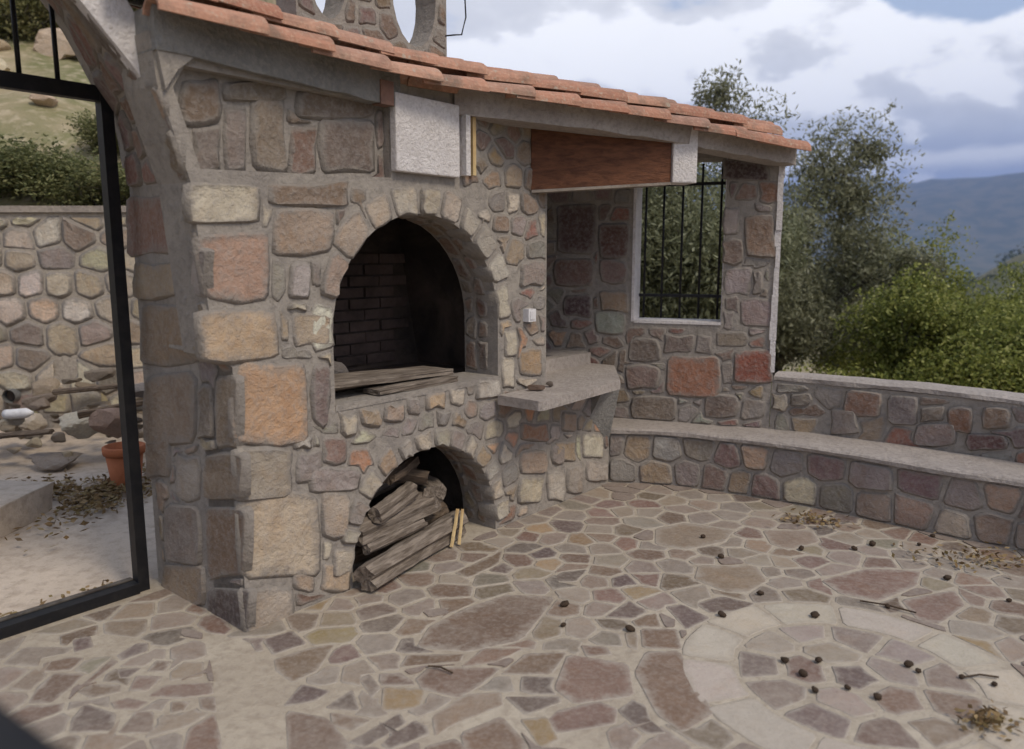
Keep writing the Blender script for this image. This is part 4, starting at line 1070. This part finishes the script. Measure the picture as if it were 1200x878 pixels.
# ================================================================== RETAINING WALL AND YARD
RW0 = Vector((-9.2, 7.15, 0))
rm = lambda a, b, h=0: RW0+Vector((a, -h, b))
retw = root('retaining_wall', (-4.5, 7.15, -.02), 'tall pale rubble retaining wall across the cement yard beyond the gate', 'wall')
rcore = MB().hexa(boxf(rm, 0, 7.4, -.4, 1.99, -.4, 0)).build('wall_core', mortar_mat('dusty_mortar', (.46, .395, .32), (.38, .325, .265), (.28, .24, .20)), retw)
MB().hexa(boxf(rm, -.02, 7.42, 1.992, 2.05, -.42, .03)).build('wall_top', mortar_mat('wall_top_cement', (.40, .34, .28), (.33, .28, .24), (.26, .22, .19)), retw)
YPAL = [(W(176, 160, 132), 4), (W(160, 140, 112), 3), (W(150, 136, 120), 3), (W(182, 172, 152), 2), (W(128, 112, 98), 1)]
fill(courses(.5, 7.2, .1, 1.98, (.17, .29), (.18, .46)), lambda p: 2.4 < p[0] < 7.2 and .12 < p[1] < 1.96 and math.hypot(p[0]-(5.0), p[1]-.55) > .12, rm, rcore, YPAL, gap=(.003, .014), proud=(.002, .022), bev=.03, rough=.009, extra=.24)
dq = gpt(18, 462, 0); r_ = ray(18, 462); t_ = 7.15/r_.y; dp = Vector((r_.x*t_, 7.15, CAMH+r_.z*t_))
MB().tube([dp+Vector((0, .1, 0)), dp+Vector((0, -.10, -.005))], .062, 14, False).build('drain_pipe', M['drain'], retw, smooth=True)
MB().tube([dp+Vector((0, .0, 0)), dp+Vector((0, -.05, 0))], .05, 14).build('drain_shade_plug', M['soot'], retw)  # near-black plug standing in for the shade inside the pipe, no soot here
import bmesh
step = wob_box(lambda a, b, h: Vector((a, h, b)), -6.2, -2.96, -.02, .17, 3.75, 4.80, 'cement_step', M['courtyard'], None)
b = bmesh.new(); b.from_mesh(step.data); bmesh.ops.subdivide_edges(b, edges=[e for e in b.edges if e.calc_length() > .15], cuts=9, use_grid_fill=True)
for vv in b.verts: vv.co += Vector((noise.noise(vv.co*3), noise.noise(vv.co*3+Vector((9, 0, 0))), noise.noise(vv.co*2.2+Vector((0, 7, 0)))*.8))*.035
b.to_mesh(step.data); b.free()
tag(step, 'low pale cement step beside the rubble heap in the yard', 'step')
import bmesh
def blob(seed, n=3):
    b = bmesh.new(); bmesh.ops.create_icosphere(b, subdivisions=n, radius=1); rr = random.Random(seed)
    pl = [Vector((rr.gauss(0, 1), rr.gauss(0, 1), rr.gauss(0, 1))).normalized() for _ in range(11)]
    ds_ = [rr.uniform(.42, .8) for _ in pl]
    for vv in b.verts:
        d = vv.co.normalized(); k = 1.0
        for q, dd in zip(pl, ds_):
            c = d.dot(q)
            if c > .01: k = min(k, dd/c)
        vv.co = d*k*(1+.04*noise.noise(d*3+Vector((seed, 0, 0))))
    me = bpy.data.meshes.new('rock'); b.to_mesh(me); b.free(); me.polygons.foreach_set('use_smooth', [False]*len(me.polygons)); me.materials.append(M['stone']); return me
ROCKS = [blob(i) for i in range(8)]
def rock(p, sc, col, name='rubble_stone', rot=None):
    o = bpy.data.objects.new(name, random.choice(ROCKS)); COL.objects.link(o); o.location = p; o.scale = sc; o.color = (*col, 1)
    o.rotation_euler = rot or (random.uniform(-.3, .3), random.uniform(-.3, .3), random.uniform(0, 6.3)); return o
placed = []
for i in range(120):
    x = random.uniform(-5.4, -2.75); y = random.uniform(5.35, 7.0)
    if x > -3.3 and y < 5.9: continue
    r = random.choice([random.uniform(.05, .1), random.uniform(.08, .17)]); hgt = max(0, (y-5.2)/1.7*.62-abs(x+3.7)*.08)+.02
    z = -.02+random.uniform(.3, 1.0)*hgt+r*.42; k_ = random.uniform(.45, 1.1)
    tag(rock((x, y, z), (r, r*random.uniform(.5, .9), r*random.uniform(.3, .6)), tuple(x*k_ for x in jc(random.choice(YPAL)[0], .05))), 'loose pale rubble stone in the heap at the foot of the retaining wall', 'stone', 'rubble heap beyond the gate')
tag(rock((-3.42, 5.92, .30), (.17, .13, .15), W(182, 176, 158), rot=(.2, .1, .4)), 'rounded whitish boulder on top of the rubble heap by the pot', 'stone')
tag(rock((-3.12, 5.90, .30), (.22, .16, .17), W(150, 122, 106), rot=(.1, .3, 1.4)), 'large pinkish stone on the rubble heap behind the pot', 'stone')
tag(rock((-3.5, 5.75, .05), (.24, .16, .07), W(140, 128, 118), rot=(.12, .05, .2)), 'flat grey stone slab leaning on the rubble heap', 'stone')
tag(rock((-2.95, 6.1, .52), (.30, .2, .06), W(120, 112, 108), rot=(.1, .1, .3)), 'dark grey flat stone lying high on the rubble heap', 'stone')
for q0, q1, lab in (((-4.1, 5.75, .22), (-3.45, 5.62, .30), 'weathered grey plank end lying across the rubble heap'), ((-3.3, 5.72, .40), (-2.85, 6.0, .46), 'dark broken stick on the rubble heap behind the pot'), ((-3.75, 6.2, .5), (-3.1, 6.05, .58), 'long dark stick lying high on the rubble heap')):
    log(q0, q1, .032, .026, lab, 'bark', name='waste_wood', seg=9)
bt = MB(); bq = Vector((-4.02, 5.98, .36))
bt.tube([bq, bq+Vector((.05, -.02, 0)), bq+Vector((.2, -.06, .02)), bq+Vector((.235, -.068, .022)), bq+Vector((.26, -.072, .024))], [.036, .04, .04, .024, .014], 12)
tag(bt.build('plastic_bottle', M['white_plastic'], smooth=True), 'white plastic bottle lying on the rubble heap', 'bottle')
potc = Vector((-2.74, 5.28, -.02))
pot = root('flower_pot', potc, 'orange terracotta flower pot standing by the gate post in the yard', 'flower pot')
def lathe(prof, c, seg=24):
    v = []; f = []
    for r, z in prof:
        for k in range(seg): v.append(c+Vector((r*math.cos(2*math.pi*k/seg), r*math.sin(2*math.pi*k/seg), z)))
    for i in range(len(prof)-1):
        for k in range(seg): f.append((i*seg+k, i*seg+(k+1) % seg, (i+1)*seg+(k+1) % seg, (i+1)*seg+k))
    f.append(tuple(range(seg-1, -1, -1))); f.append(tuple((len(prof)-1)*seg+k for k in range(seg)))
    return MB().add(v, f)
lathe([(.085, 0), (.095, .02), (.122, .235), (.105, .236), (.10, .20)], potc).build('pot_body', M['terracotta'], pot, smooth=True)
lathe([(.118, .238), (.136, .242), (.140, .265), (.140, .295), (.132, .30), (.118, .30), (.112, .242)], potc).build('rim', M['terracotta'], pot, smooth=True)

# ================================================================== THINGS IN AND ON THE OVEN
log(fpt(.57, .10, .075), fpt(1.42, -.10, .080), .072, .078, 'long weathered grey log lying at the mouth of the wood store', 'grain')
log(fpt(.63, -.06, .235), fpt(1.30, -.20, .225), .075, .082, 'cracked grey log resting on the long log in the wood store', 'grain')
log(fpt(.66, -.24, .10), fpt(1.45, -.30, .09), .09, .085, 'dark log on the store floor behind the long grey log')
log(fpt(.68, -.22, .37), fpt(1.18, -.34, .375), .07, .066, 'split grey log on top of the wood pile', 'grain')
log(fpt(.80, -.42, .44), fpt(1.30, -.40, .50), .06, .055, 'dark brown branch stacked highest at the back of the wood store')
log(fpt(1.26, -.12, .27), fpt(1.42, -.55, .26), .085, .085, 'short thick log with its sawn end facing out of the store', 'grain')
log(fpt(1.22, -.14, .385), fpt(1.00, -.36, .42), .045, .05, 'short crooked dark branch across the wood pile')
log(fpt(1.24, .015, .012), fpt(1.33, -.02, .20), .011, .010, 'pale split stick leaning at the mouth of the wood store', 'kindling', name='stick', seg=6)
log(fpt(1.295, .02, .012), fpt(1.37, -.02, .19), .010, .009, 'shorter pale split stick leaning beside the first in the wood store', 'kindling', name='stick', seg=6)
log(fpt(.74, -.02, .315), fpt(1.10, -.14, .345), .045, .05, 'split wedge of grey wood wedged above the cracked log', 'grain')
log(fpt(.90, -.10, .46), fpt(1.22, -.26, .455), .038, .042, 'thin brown branch lying slantwise over the wood pile')
log(fpt(.66, .0, .165), fpt(1.10, -.05, .17), .032, .030, 'slim grey branch between the two front logs', 'grain')
log(fpt(1.05, -.30, .10), fpt(1.50, -.42, .12), .07, .065, 'dark log lying deep at the back corner of the wood store')
def board(c8, label):
    o = build_local(MB().hexa(c8), 'board', M['grain'], Vector(c8[0]), Vector(c8[1]))
    b = bmesh.new(); b.from_mesh(o.data); bmesh.ops.subdivide_edges(b, edges=b.edges[:], cuts=3, use_grid_fill=True)
    for vv in b.verts: vv.co += Vector((random.uniform(-1, 1), random.uniform(-1, 1), random.uniform(-1, 1)))*.0035
    b.to_mesh(o.data); b.free(); return tag(o, label, 'board')
def bq8(s0, s1, n0, n1, za, zb, th, sk=0): return [fpt(s0, n1, za), fpt(s1, n1+sk, zb), fpt(s1, n0+sk, zb), fpt(s0, n0, za), fpt(s0, n1, za+th), fpt(s1, n1+sk, zb+th), fpt(s1, n0+sk, zb+th), fpt(s0, n0, za+th)]
board(bq8(.46, 1.40, -.30, -.06, .985, .945, .030, -.05), 'long grey weathered board lying across the oven hearth')
board(bq8(.78, 1.36, -.135, -.005, .922, .920, .026, -.03), 'short grey board under the long one at the edge of the hearth')
def brk(c, rz, dims, m, nm, label, cat):
    mb = MB(); dx, dy, dz = dims; ca, sa = math.cos(rz), math.sin(rz)
    P = [Vector((x*dx/2, y*dy/2, z)) for z in (0, dz) for x, y in ((-1, -1), (1, -1), (1, 1), (-1, 1))]
    mb.hexa([Vector(c)+Vector((p.x*ca-p.y*sa, p.x*sa+p.y*ca, p.z)) for p in P]); o = mb.build(nm, m)
    b = bmesh.new(); b.from_mesh(o.data); bmesh.ops.bevel(b, geom=b.edges[:], offset=.008, segments=2, affect='EDGES'); b.to_mesh(o.data); b.free(); return tag(o, label, cat)
M['brickred'] = plain_mat('old_red_brick', (.17, .085, .065), (.10, .055, .045), 8, .9, .005)
brk(fpt(.60, -.36, .918), R(50), (.26, .12, .12), M['brickred'], 'loose_brick', 'loose red brick lying inside the left of the oven', 'brick')
tag(rock(fpt(.80, -.42, 1.0), (.15, .06, .10), W(120, 112, 108), 'ash_stone', (.3, .5, 1.0)), 'pale ashy stone slab propped behind the loose brick in the oven', 'stone')
tag(rock(fpt(1.86, .12, .838), (.055, .045, .026), W(120, 92, 72), 'pebble', (0, 0, .4)), 'brown stone lying on the counter slab', 'stone')
tag(rock(fpt(2.02, .10, .832), (.035, .025, .018), W(110, 96, 84), 'pebble', (0, 0, 1.4)), 'small grey pebble lying on the counter slab', 'stone')

# ================================================================== LITTER ON THE PATIO
SPEC = [(662, 711), (660, 735), (738, 740), (891, 698), (846, 723), (955, 724), (920, 777), (959, 777), (941, 793), (955, 812), (993, 809), (1064, 782), (1076, 789), (1127, 796), (1028, 820), (1165, 805), (824, 631), (845, 655), (939, 645), (1001, 645), (1077, 640), (1093, 630), (1040, 713), (1022, 640), (1110, 680), (1182, 706)]
SPM = []
for i in range(3):
    b = bmesh.new(); bmesh.ops.create_icosphere(b, subdivisions=2, radius=1)
    for vv in b.verts: vv.co *= 1+.35*noise.noise(vv.co*1.7+Vector((i*9, 0, 0)))
    me = bpy.data.meshes.new('dry_olive'); b.to_mesh(me); b.free(); me.materials.append(M['speck']); me.polygons.foreach_set('use_smooth', [True]*len(me.polygons)); SPM.append(me)
for i, p in enumerate(SPEC):
    o = bpy.data.objects.new('dry_olive', SPM[i % 3]); COL.objects.link(o); q = gpt(*p); k = random.uniform(.010, .018)
    o.location = (q.x, q.y, .006+k*.55); o.scale = (k*random.uniform(1, 1.5), k, k*.75); o.rotation_euler = (random.uniform(-.3, .3), random.uniform(-.3, .3), random.uniform(0, 6))
    tag(o, 'small dark dried fruit lying on the patio flagstones', 'dried fruit', 'dried fruits scattered on the patio')
def leafmesh(cs, L, W_, flat=False, droop=0, rng=np.random):
    n = len(cs); d = rng.normal(size=(n, 3)); 
    if flat: d[:, 2] *= .25
    d[:, 2] -= droop
    d /= np.linalg.norm(d, axis=1)[:, None]; s = np.cross(d, rng.normal(size=(n, 3))+np.array([0, 0, 1.2])); s /= np.linalg.norm(s, axis=1)[:, None]+1e-9
    l = (L*rng.uniform(.6, 1.35, n))[:, None]; w_ = (W_*rng.uniform(.7, 1.3, n))[:, None]
    v = np.stack([cs-d*l/2, cs+s*w_/2, cs+d*l/2, cs-s*w_/2], 1).reshape(-1, 3)
    return v
def leafobj(name, v, m, parent=None, origin=(0, 0, 0), me=None):
    if me is None:
        me = bpy.data.meshes.new(name); n = len(v)//4; o3 = np.array(origin)
        me.vertices.add(len(v)); me.vertices.foreach_set('co', (v-o3).astype(np.float32).ravel())
        me.loops.add(len(v)); me.loops.foreach_set('vertex_index', np.arange(len(v), dtype=np.int32))
        me.polygons.add(n); me.polygons.foreach_set('loop_start', np.arange(0, len(v), 4, dtype=np.int32))
        me.update(calc_edges=True); me.validate()
        me.materials.append(m)
    return link(name, me, None, parent, origin)
for (x, y), n, sp_, lab in (((955, 612), 130, .10, 'clump of dry brown leaves by the foot of the bench'), ((1132, 656), 120, .13, 'flat heap of dry leaves on the sandy part of the patio'), ((1172, 661), 34, .06, 'few dry leaves trailing off beside the flat leaf heap'), ((1160, 850), 110, .055, 'small clump of yellowish dry sprigs beside the cream ring inlay')):
    q = gpt(x, y); cs = np.random.normal(size=(n, 3))*np.array([sp_, sp_*.7, .012])+np.array([q.x, q.y, .022]); cs[:, 2] = np.clip(np.abs(cs[:, 2]), .012, .05)
    o = leafobj('dry_leaf_clump', leafmesh(cs, .032, .018, True), M['dryleaf'], None, (q.x, q.y, .004)); stuff(o); o['label'] = lab
for (x, y), dx, dy, lab in (((1040, 714), .20, -.12, 'thin dark twig lying along the edge of the ring inlay'), ((1150, 797), .13, .0, 'short thin twig lying across the ring inlay'), ((516, 788), .10, -.05, 'curved dark twig lying on a reddish flagstone')):
    q = gpt(x, y); tag(MB().tube([q+Vector((-dx/2, -dy/2, .013)), q+Vector((0, .012, .016)), q+Vector((dx/2, dy/2, .012))], .004, 5).build('twig', M['speck']), lab, 'twig')
# dry leaves blown together in the yard
cs = np.random.normal(size=(900, 3))*np.array([.24, .30, .02])+np.array([-3.0, 5.15, .0]); cs = cs[(cs[:, 0] > -2.9) | (cs[:, 1] > 5.78)]
cs = np.vstack([cs, np.random.normal(size=(500, 3))*np.array([.13, .35, .02])+np.array([-2.72, 4.95, 0])]); cs[:, 2] = np.abs(cs[:, 2])
cs = np.vstack([cs[cs[:, 0] > -2.9], np.random.normal(size=(700, 3))*np.array([.30, .16, .02])*1.0+np.array([-3.1, 5.06, .0])]); cs[:, 2] = np.abs(cs[:, 2]); cs = cs[(cs[:, 0] > -2.93) | (cs[:, 1] > 4.84)]
lf = leafobj('leaf_litter', leafmesh(cs, .05, .022, True), M['dryleaf'], None, (-2.8, 5.1, -.02)); stuff(lf); lf['label'] = 'brown dry leaf litter drifted against the cement step'
cs = np.random.uniform(size=(240, 3))*np.array([1.5, .10, .03]); v = np.array([tuple(fpt(-.15-a, GATE_N-.12-b, c)) for a, b, c in cs])
lf = leafobj('threshold_litter', leafmesh(v, .04, .018, True), M['dryleaf'], None, tuple(fpt(-.9, GATE_N-.15, 0))); stuff(lf)

# dark railing beside the spot where the photographer stands
rail = root('handrail', (-.62, .72, 0), 'dark steel handrail on two slim posts at the open side of the patio', 'handrail')
ra, rb = Vector((-1.32, 1.19, 1.183)), Vector((-.19, .41, 1.183))
MB().tube([ra, ra.lerp(rb, .5), rb], .038, 14).build('top_rail', M['steel'], rail, smooth=True)
for q in (ra.lerp(rb, .04), ra.lerp(rb, .95)): MB().tube([(q.x, q.y, .0), (q.x, q.y, 1.16)], .022, 10).build('post', M['steel'], rail, smooth=True)

# ================================================================== TREES, BUSHES
def skeleton(base, h, spread, limbs, rng, lean=(0, 0), r0=.14, split=.35, tips_per=4, up=.5):
    """trunk, limbs and twigs as tubes; returns mesh builder and tip positions with sizes"""
    mb = MB(); tips = []; B0 = Vector(base); top = B0+Vector((lean[0], lean[1], h*split))
    mid = B0.lerp(top, .5)+Vector((rng.uniform(-.12, .12), rng.uniform(-.12, .12), 0))*h*.2
    mb.tube([B0-Vector((0, 0, .15)), B0.lerp(mid, .5), mid, top], [r0*1.35, r0, r0*.85, r0*.75], 10, True, .08)
    for i in range(limbs):
        a = 2*math.pi*(i+rng.uniform(-.3, .3))/limbs; e = rng.uniform(.35, 1.0)
        end = top+Vector((math.cos(a)*spread*e, math.sin(a)*spread*e, h*(1-split)*rng.uniform(.35, 1.0)*(1.12-.45*e)))
        m1 = top.lerp(end, .45)+Vector((rng.uniform(-1, 1), rng.uniform(-1, 1), rng.uniform(0, 1)))*spread*.12
        mb.tube([top, m1, end], [r0*.5, r0*.3, r0*.1], 7, True, .06); tips.append(end)
        for k in range(tips_per):
            t = rng.uniform(.3, .95); st_ = m1.lerp(end, (t-.3)/.7)
            e2 = st_+Vector((rng.gauss(0, 1), rng.gauss(0, 1), rng.gauss(up, .8)))*spread*.28
            mb.tube([st_, st_.lerp(e2, .5)+Vector((0, 0, .03*spread)), e2], [r0*.18, r0*.10, r0*.03], 5, False); tips.append(e2)
    return mb, tips
def crown_pts(tips, per, size, rng, zs=.8):
    cs = []
    for t in tips:
        n = int(per*rng.uniform(.4, 1.5)); s = size*rng.uniform(.55, 1.3)
        g = rng.normal(size=(n, 3)); rr = np.linalg.norm(g, axis=1)[:, None]; g = g/rr*np.minimum(rr, 1.9)
        cs.append(g*np.array([s, s, s*zs])+np.array(t))
        for _ in range(3):   # short sprays that break the outline
            d = rng.normal(size=3); d /= np.linalg.norm(d); k = rng.uniform(.2, 2.3, int(per*.07))[:, None]
            cs.append(np.array(t)+d*k*s+rng.normal(size=(len(k), 3))*s*.14)
    return np.vstack(cs)
rng = random.Random(21); nrg = np.random.RandomState(5)
def tree(name, base, h, spread, limbs, label, cat, lm_, bark, per, size, L, Wd, r0=.12, split=.35, tp=4, tint=(1, 1, 1), group=None, lean=(0, 0), extra=(), zs=.8, up=.5):
    t = root(name, base, label, cat, group)
    mb, tips = skeleton(base, h, spread, limbs, rng, lean, r0, split, tp, up)
    for e in extra:
        e = Vector(e); s = min(tips, key=lambda q: (q-e).length); mb.tube([s, s.lerp(e, .5)+Vector((0, 0, .06)), e], [.025, .015, .006], 5, False)
        tips += [e, s.lerp(e, .6)]
    mb.build('trunk', bark, t, smooth=True)
    o = leafobj('crown', leafmesh(crown_pts(tips, per, size, nrg, zs), L, Wd, rng=nrg), lm_, t, base); o.color = (*tint, 1)
    return t
def gz_at(x, y): return hill(x, y)
def at_px(x, y, Y): r = ray(x, y); t = Y/r.y; return Vector((r.x*t, Y, CAMH+r.z*t))
# olive behind the window wall
ob = Vector((4.0, 11.6, hill(4.0, 11.6)))
tree('olive_tree', ob, 5.3, 1.75, 9, 'tall loose grey-green olive tree rising beyond the end of the stone pier', 'tree', M['olive_leaf'], M['olive_bark'], 620, .25, .085, .026, .16, .36, 7,
     extra=[at_px(1000, 165, 11.4), at_px(1030, 190, 11.6), at_px(985, 200, 11.2), at_px(960, 175, 11.6), at_px(1020, 245, 11.2), at_px(1010, 285, 11.0), at_px(930, 330, 10.8), at_px(960, 360, 10.9), at_px(950, 240, 11.2), at_px(990, 240, 11.2), at_px(935, 270, 11.2), at_px(925, 390, 10.6)])
ob = Vector((2.9, 10.2, hill(2.9, 10.2)))
tree('olive_tree', ob, 4.35, .85, 7, 'slender olive tree whose sparse top shows above the tiled roof', 'tree', M['olive_leaf'], M['olive_bark'], 330, .20, .08, .024, .12, .4, 5, extra=[at_px(846, 105, 10.2), at_px(835, 120, 10.2), at_px(880, 140, 10.2)])
ob = Vector((1.75, 8.9, hill(1.75, 8.9)))
tree('olive_tree', ob, 4.5, 1.25, 9, 'dark leafy olive tree filling the view through the barred window', 'tree', M['olive_leaf'], M['olive_bark'], 1000, .30, .075, .026, .12, .3, 5, tint=(.75, .85, .65))
BU = [((5.05, 8.9), 3.6, 1.05, (1.05, 1.05, .9), 'big yellow-green bush bulging above the curved parapet wall'), ((6.6, 8.9), 3.6, 1.1, (.9, 1.0, .85), 'dark green bush at the far end of the parapet view'),
      ((6.2, 11.6), 4.3, 1.2, (1.1, 1.05, .8), 'taller bright bush with a pointed top behind the big bush'), ((3.45, 8.0), 1.35, .7, (1.15, 1.1, .8), 'low bright green bush at the foot of the tall olive'),
      ((4.1, 9.8), 1.6, .7, (.8, .85, .8), 'low dull green bush in the shade of the tall olive'), ((8.1, 11.4), 4.2, 1.3, (1.0, 1.0, .85), 'tall green bush beyond the dark bush'), ((8.2, 8.6), 2.9, 1.3, (1, 1, .9), 'rounded green bush beside the dark bush')]
for (x, y), h, s, tint, lab in BU:
    tree('bush', Vector((x, y, hill(x, y))), h, s, 9, lab, 'bush', M['bush_leaf'], M['olive_bark'], 820, .20, .052, .030, .06, .16, 6, tint, up=.6)
# shrubs on the slope above the retaining wall: a few meshes, many plants
sm_v = []
for i in range(3):
    mb, tips = skeleton((0, 0, 0), 1.0, .55, 8, rng, (0, 0), .035, .15, 4, .3)
    tm_ = bpy.data.meshes.new('stem'); tm_.from_pydata([tuple(p) for p in mb.v], [], mb.f); tm_.materials.append(M['olive_bark'])
    o = leafobj('crown', leafmesh(crown_pts(tips, 190, .17, nrg), .065, .03, rng=nrg), M['hill_leaf']); cm = o.data; bpy.data.objects.remove(o)
    sm_v.append((tm_, cm))
HS = [((-4.05, 7.75), 1.15, 'dense green shrub at the lip of the retaining wall', (.8, 1, .7)), ((-4.8, 7.9), 1.35, 'broad dark green shrub on the lip of the retaining wall', (.7, .9, .6)), ((-5.6, 8.0), 1.3, 'green shrub growing where the retaining wall runs on', (.8, 1, .7)), ((-3.45, 7.9), .85, 'small dry olive-green shrub on the retaining wall', (1.1, 1, .8)), ((-6.4, 8.2), 1.4, 'tall dark shrub far along the retaining wall', (.75, .9, .6)), ((-4.4, 8.7), 1.0, 'round green shrub just above the wall-top shrubs', (.85, 1, .7))]
for (x, y), s, lab, tint in HS:
    b_ = Vector((x, y, hill(x, y)-.05)); t = root('shrub', b_, lab, 'shrub', 'shrubs on the slope behind the gate')
    k = rng.randrange(3)
    for nm, me in (('stem', sm_v[k][0]), ('crown', sm_v[k][1])):
        o = link(nm, me, None, t, b_); s2 = s*.52; o.scale = (s2*1.3, s2*1.3, s2*.85); o.rotation_euler.z = rng.uniform(0, 6); o.color = (*tint, 1)
for i in range(46):
    y = rng.uniform(12, 44); x = -y*math.tan(R(rng.uniform(17, 44))); s = rng.uniform(.7, 1.7)*(1+(y-12)/30)
    b_ = Vector((x, y, hill(x, y)-.08)); t = root('shrub', b_, 'scrubby olive-green shrub scattered over the dry slope behind the gate', 'shrub', 'scrub over the dry slope'); k = rng.randrange(3)
    tint = rng.choice([(1.2, 1.1, .7), (1, 1, .75), (1.3, 1.1, .8), (.8, .95, .7)])
    for nm, me in (('stem', sm_v[k][0]), ('crown', sm_v[k][1])):
        o = link(nm, me, None, t, b_); o.scale = (s, s, s*.85); o.rotation_euler.z = rng.uniform(0, 6); o.color = (*tint, 1)
for i in range(22):
    y = rng.uniform(9.3, 17); x = -y*math.tan(R(rng.uniform(22, 40))); r = rng.uniform(.15, .55)
    tag(rock((x, y, hill(x, y)+r*.1), (r*1.3, r, r*.6), jc(W(186, 164, 130), .08), 'slope_rock'), 'pale sunlit rock bedded in the dry slope behind the gate', 'rock', 'rocks on the dry slope')
# far woods: one mass of crowns over the valley floor and spur
cs = []
for i in range(2600):
    r = 40*math.exp(rng.uniform(0, 1)*math.log(1100/40)); a = rng.uniform(3, 44); x, y = r*math.sin(R(a)), r*math.cos(R(a))
    if noise.noise(Vector((x/60, y/60, 2))) < -.08: continue
    s = rng.uniform(1.0, 2.4)*(1+r/600); g = nrg.normal(size=(26, 3)); g /= np.maximum(1, np.linalg.norm(g, axis=1)[:, None]/1.3)
    cs.append(g*np.array([s, s, s*.8])+np.array([x, y, hill(x, y)+s*.8]))
cs = np.vstack(cs); dist = np.linalg.norm(cs[:, :2], axis=1)
v = leafmesh(cs, 1.0, .7, rng=nrg).reshape(-1, 4, 3); c_ = v.mean(1, keepdims=True); v = (c_+(v-c_)*(.55+dist/420)[:, None, None]).reshape(-1, 3)
fw = leafobj('distant_woods', v, M['far_leaf'], None, (100, 200, -20)); stuff(fw); fw['label'] = 'far-off scattered woods over the valley slopes'

# ================================================================== THE AIR OVER THE VALLEY
hz = MB().hexa([(-13000, -13000, -140), (13000, -13000, -140), (13000, 13000, -140), (-13000, 13000, -140), (-13000, -13000, 1050), (13000, -13000, 1050), (13000, 13000, 1050), (-13000, 13000, 1050)])
hm = bpy.data.materials.new('thin_haze'); hm.use_nodes = True; ht = NT(hm.node_tree); hm.node_tree.nodes.clear()
pv = ht.node('ShaderNodeVolumePrincipled', {'Color': (.38, .53, 1.0, 1), 'Density': 1.45e-4, 'Anisotropy': .0})
ho = ht.node('ShaderNodeOutputMaterial'); ht.l.new(pv.outputs[0], ho.inputs['Volume'])
stuff(hz.build('haze', hm, origin=(0, 0, 0)))
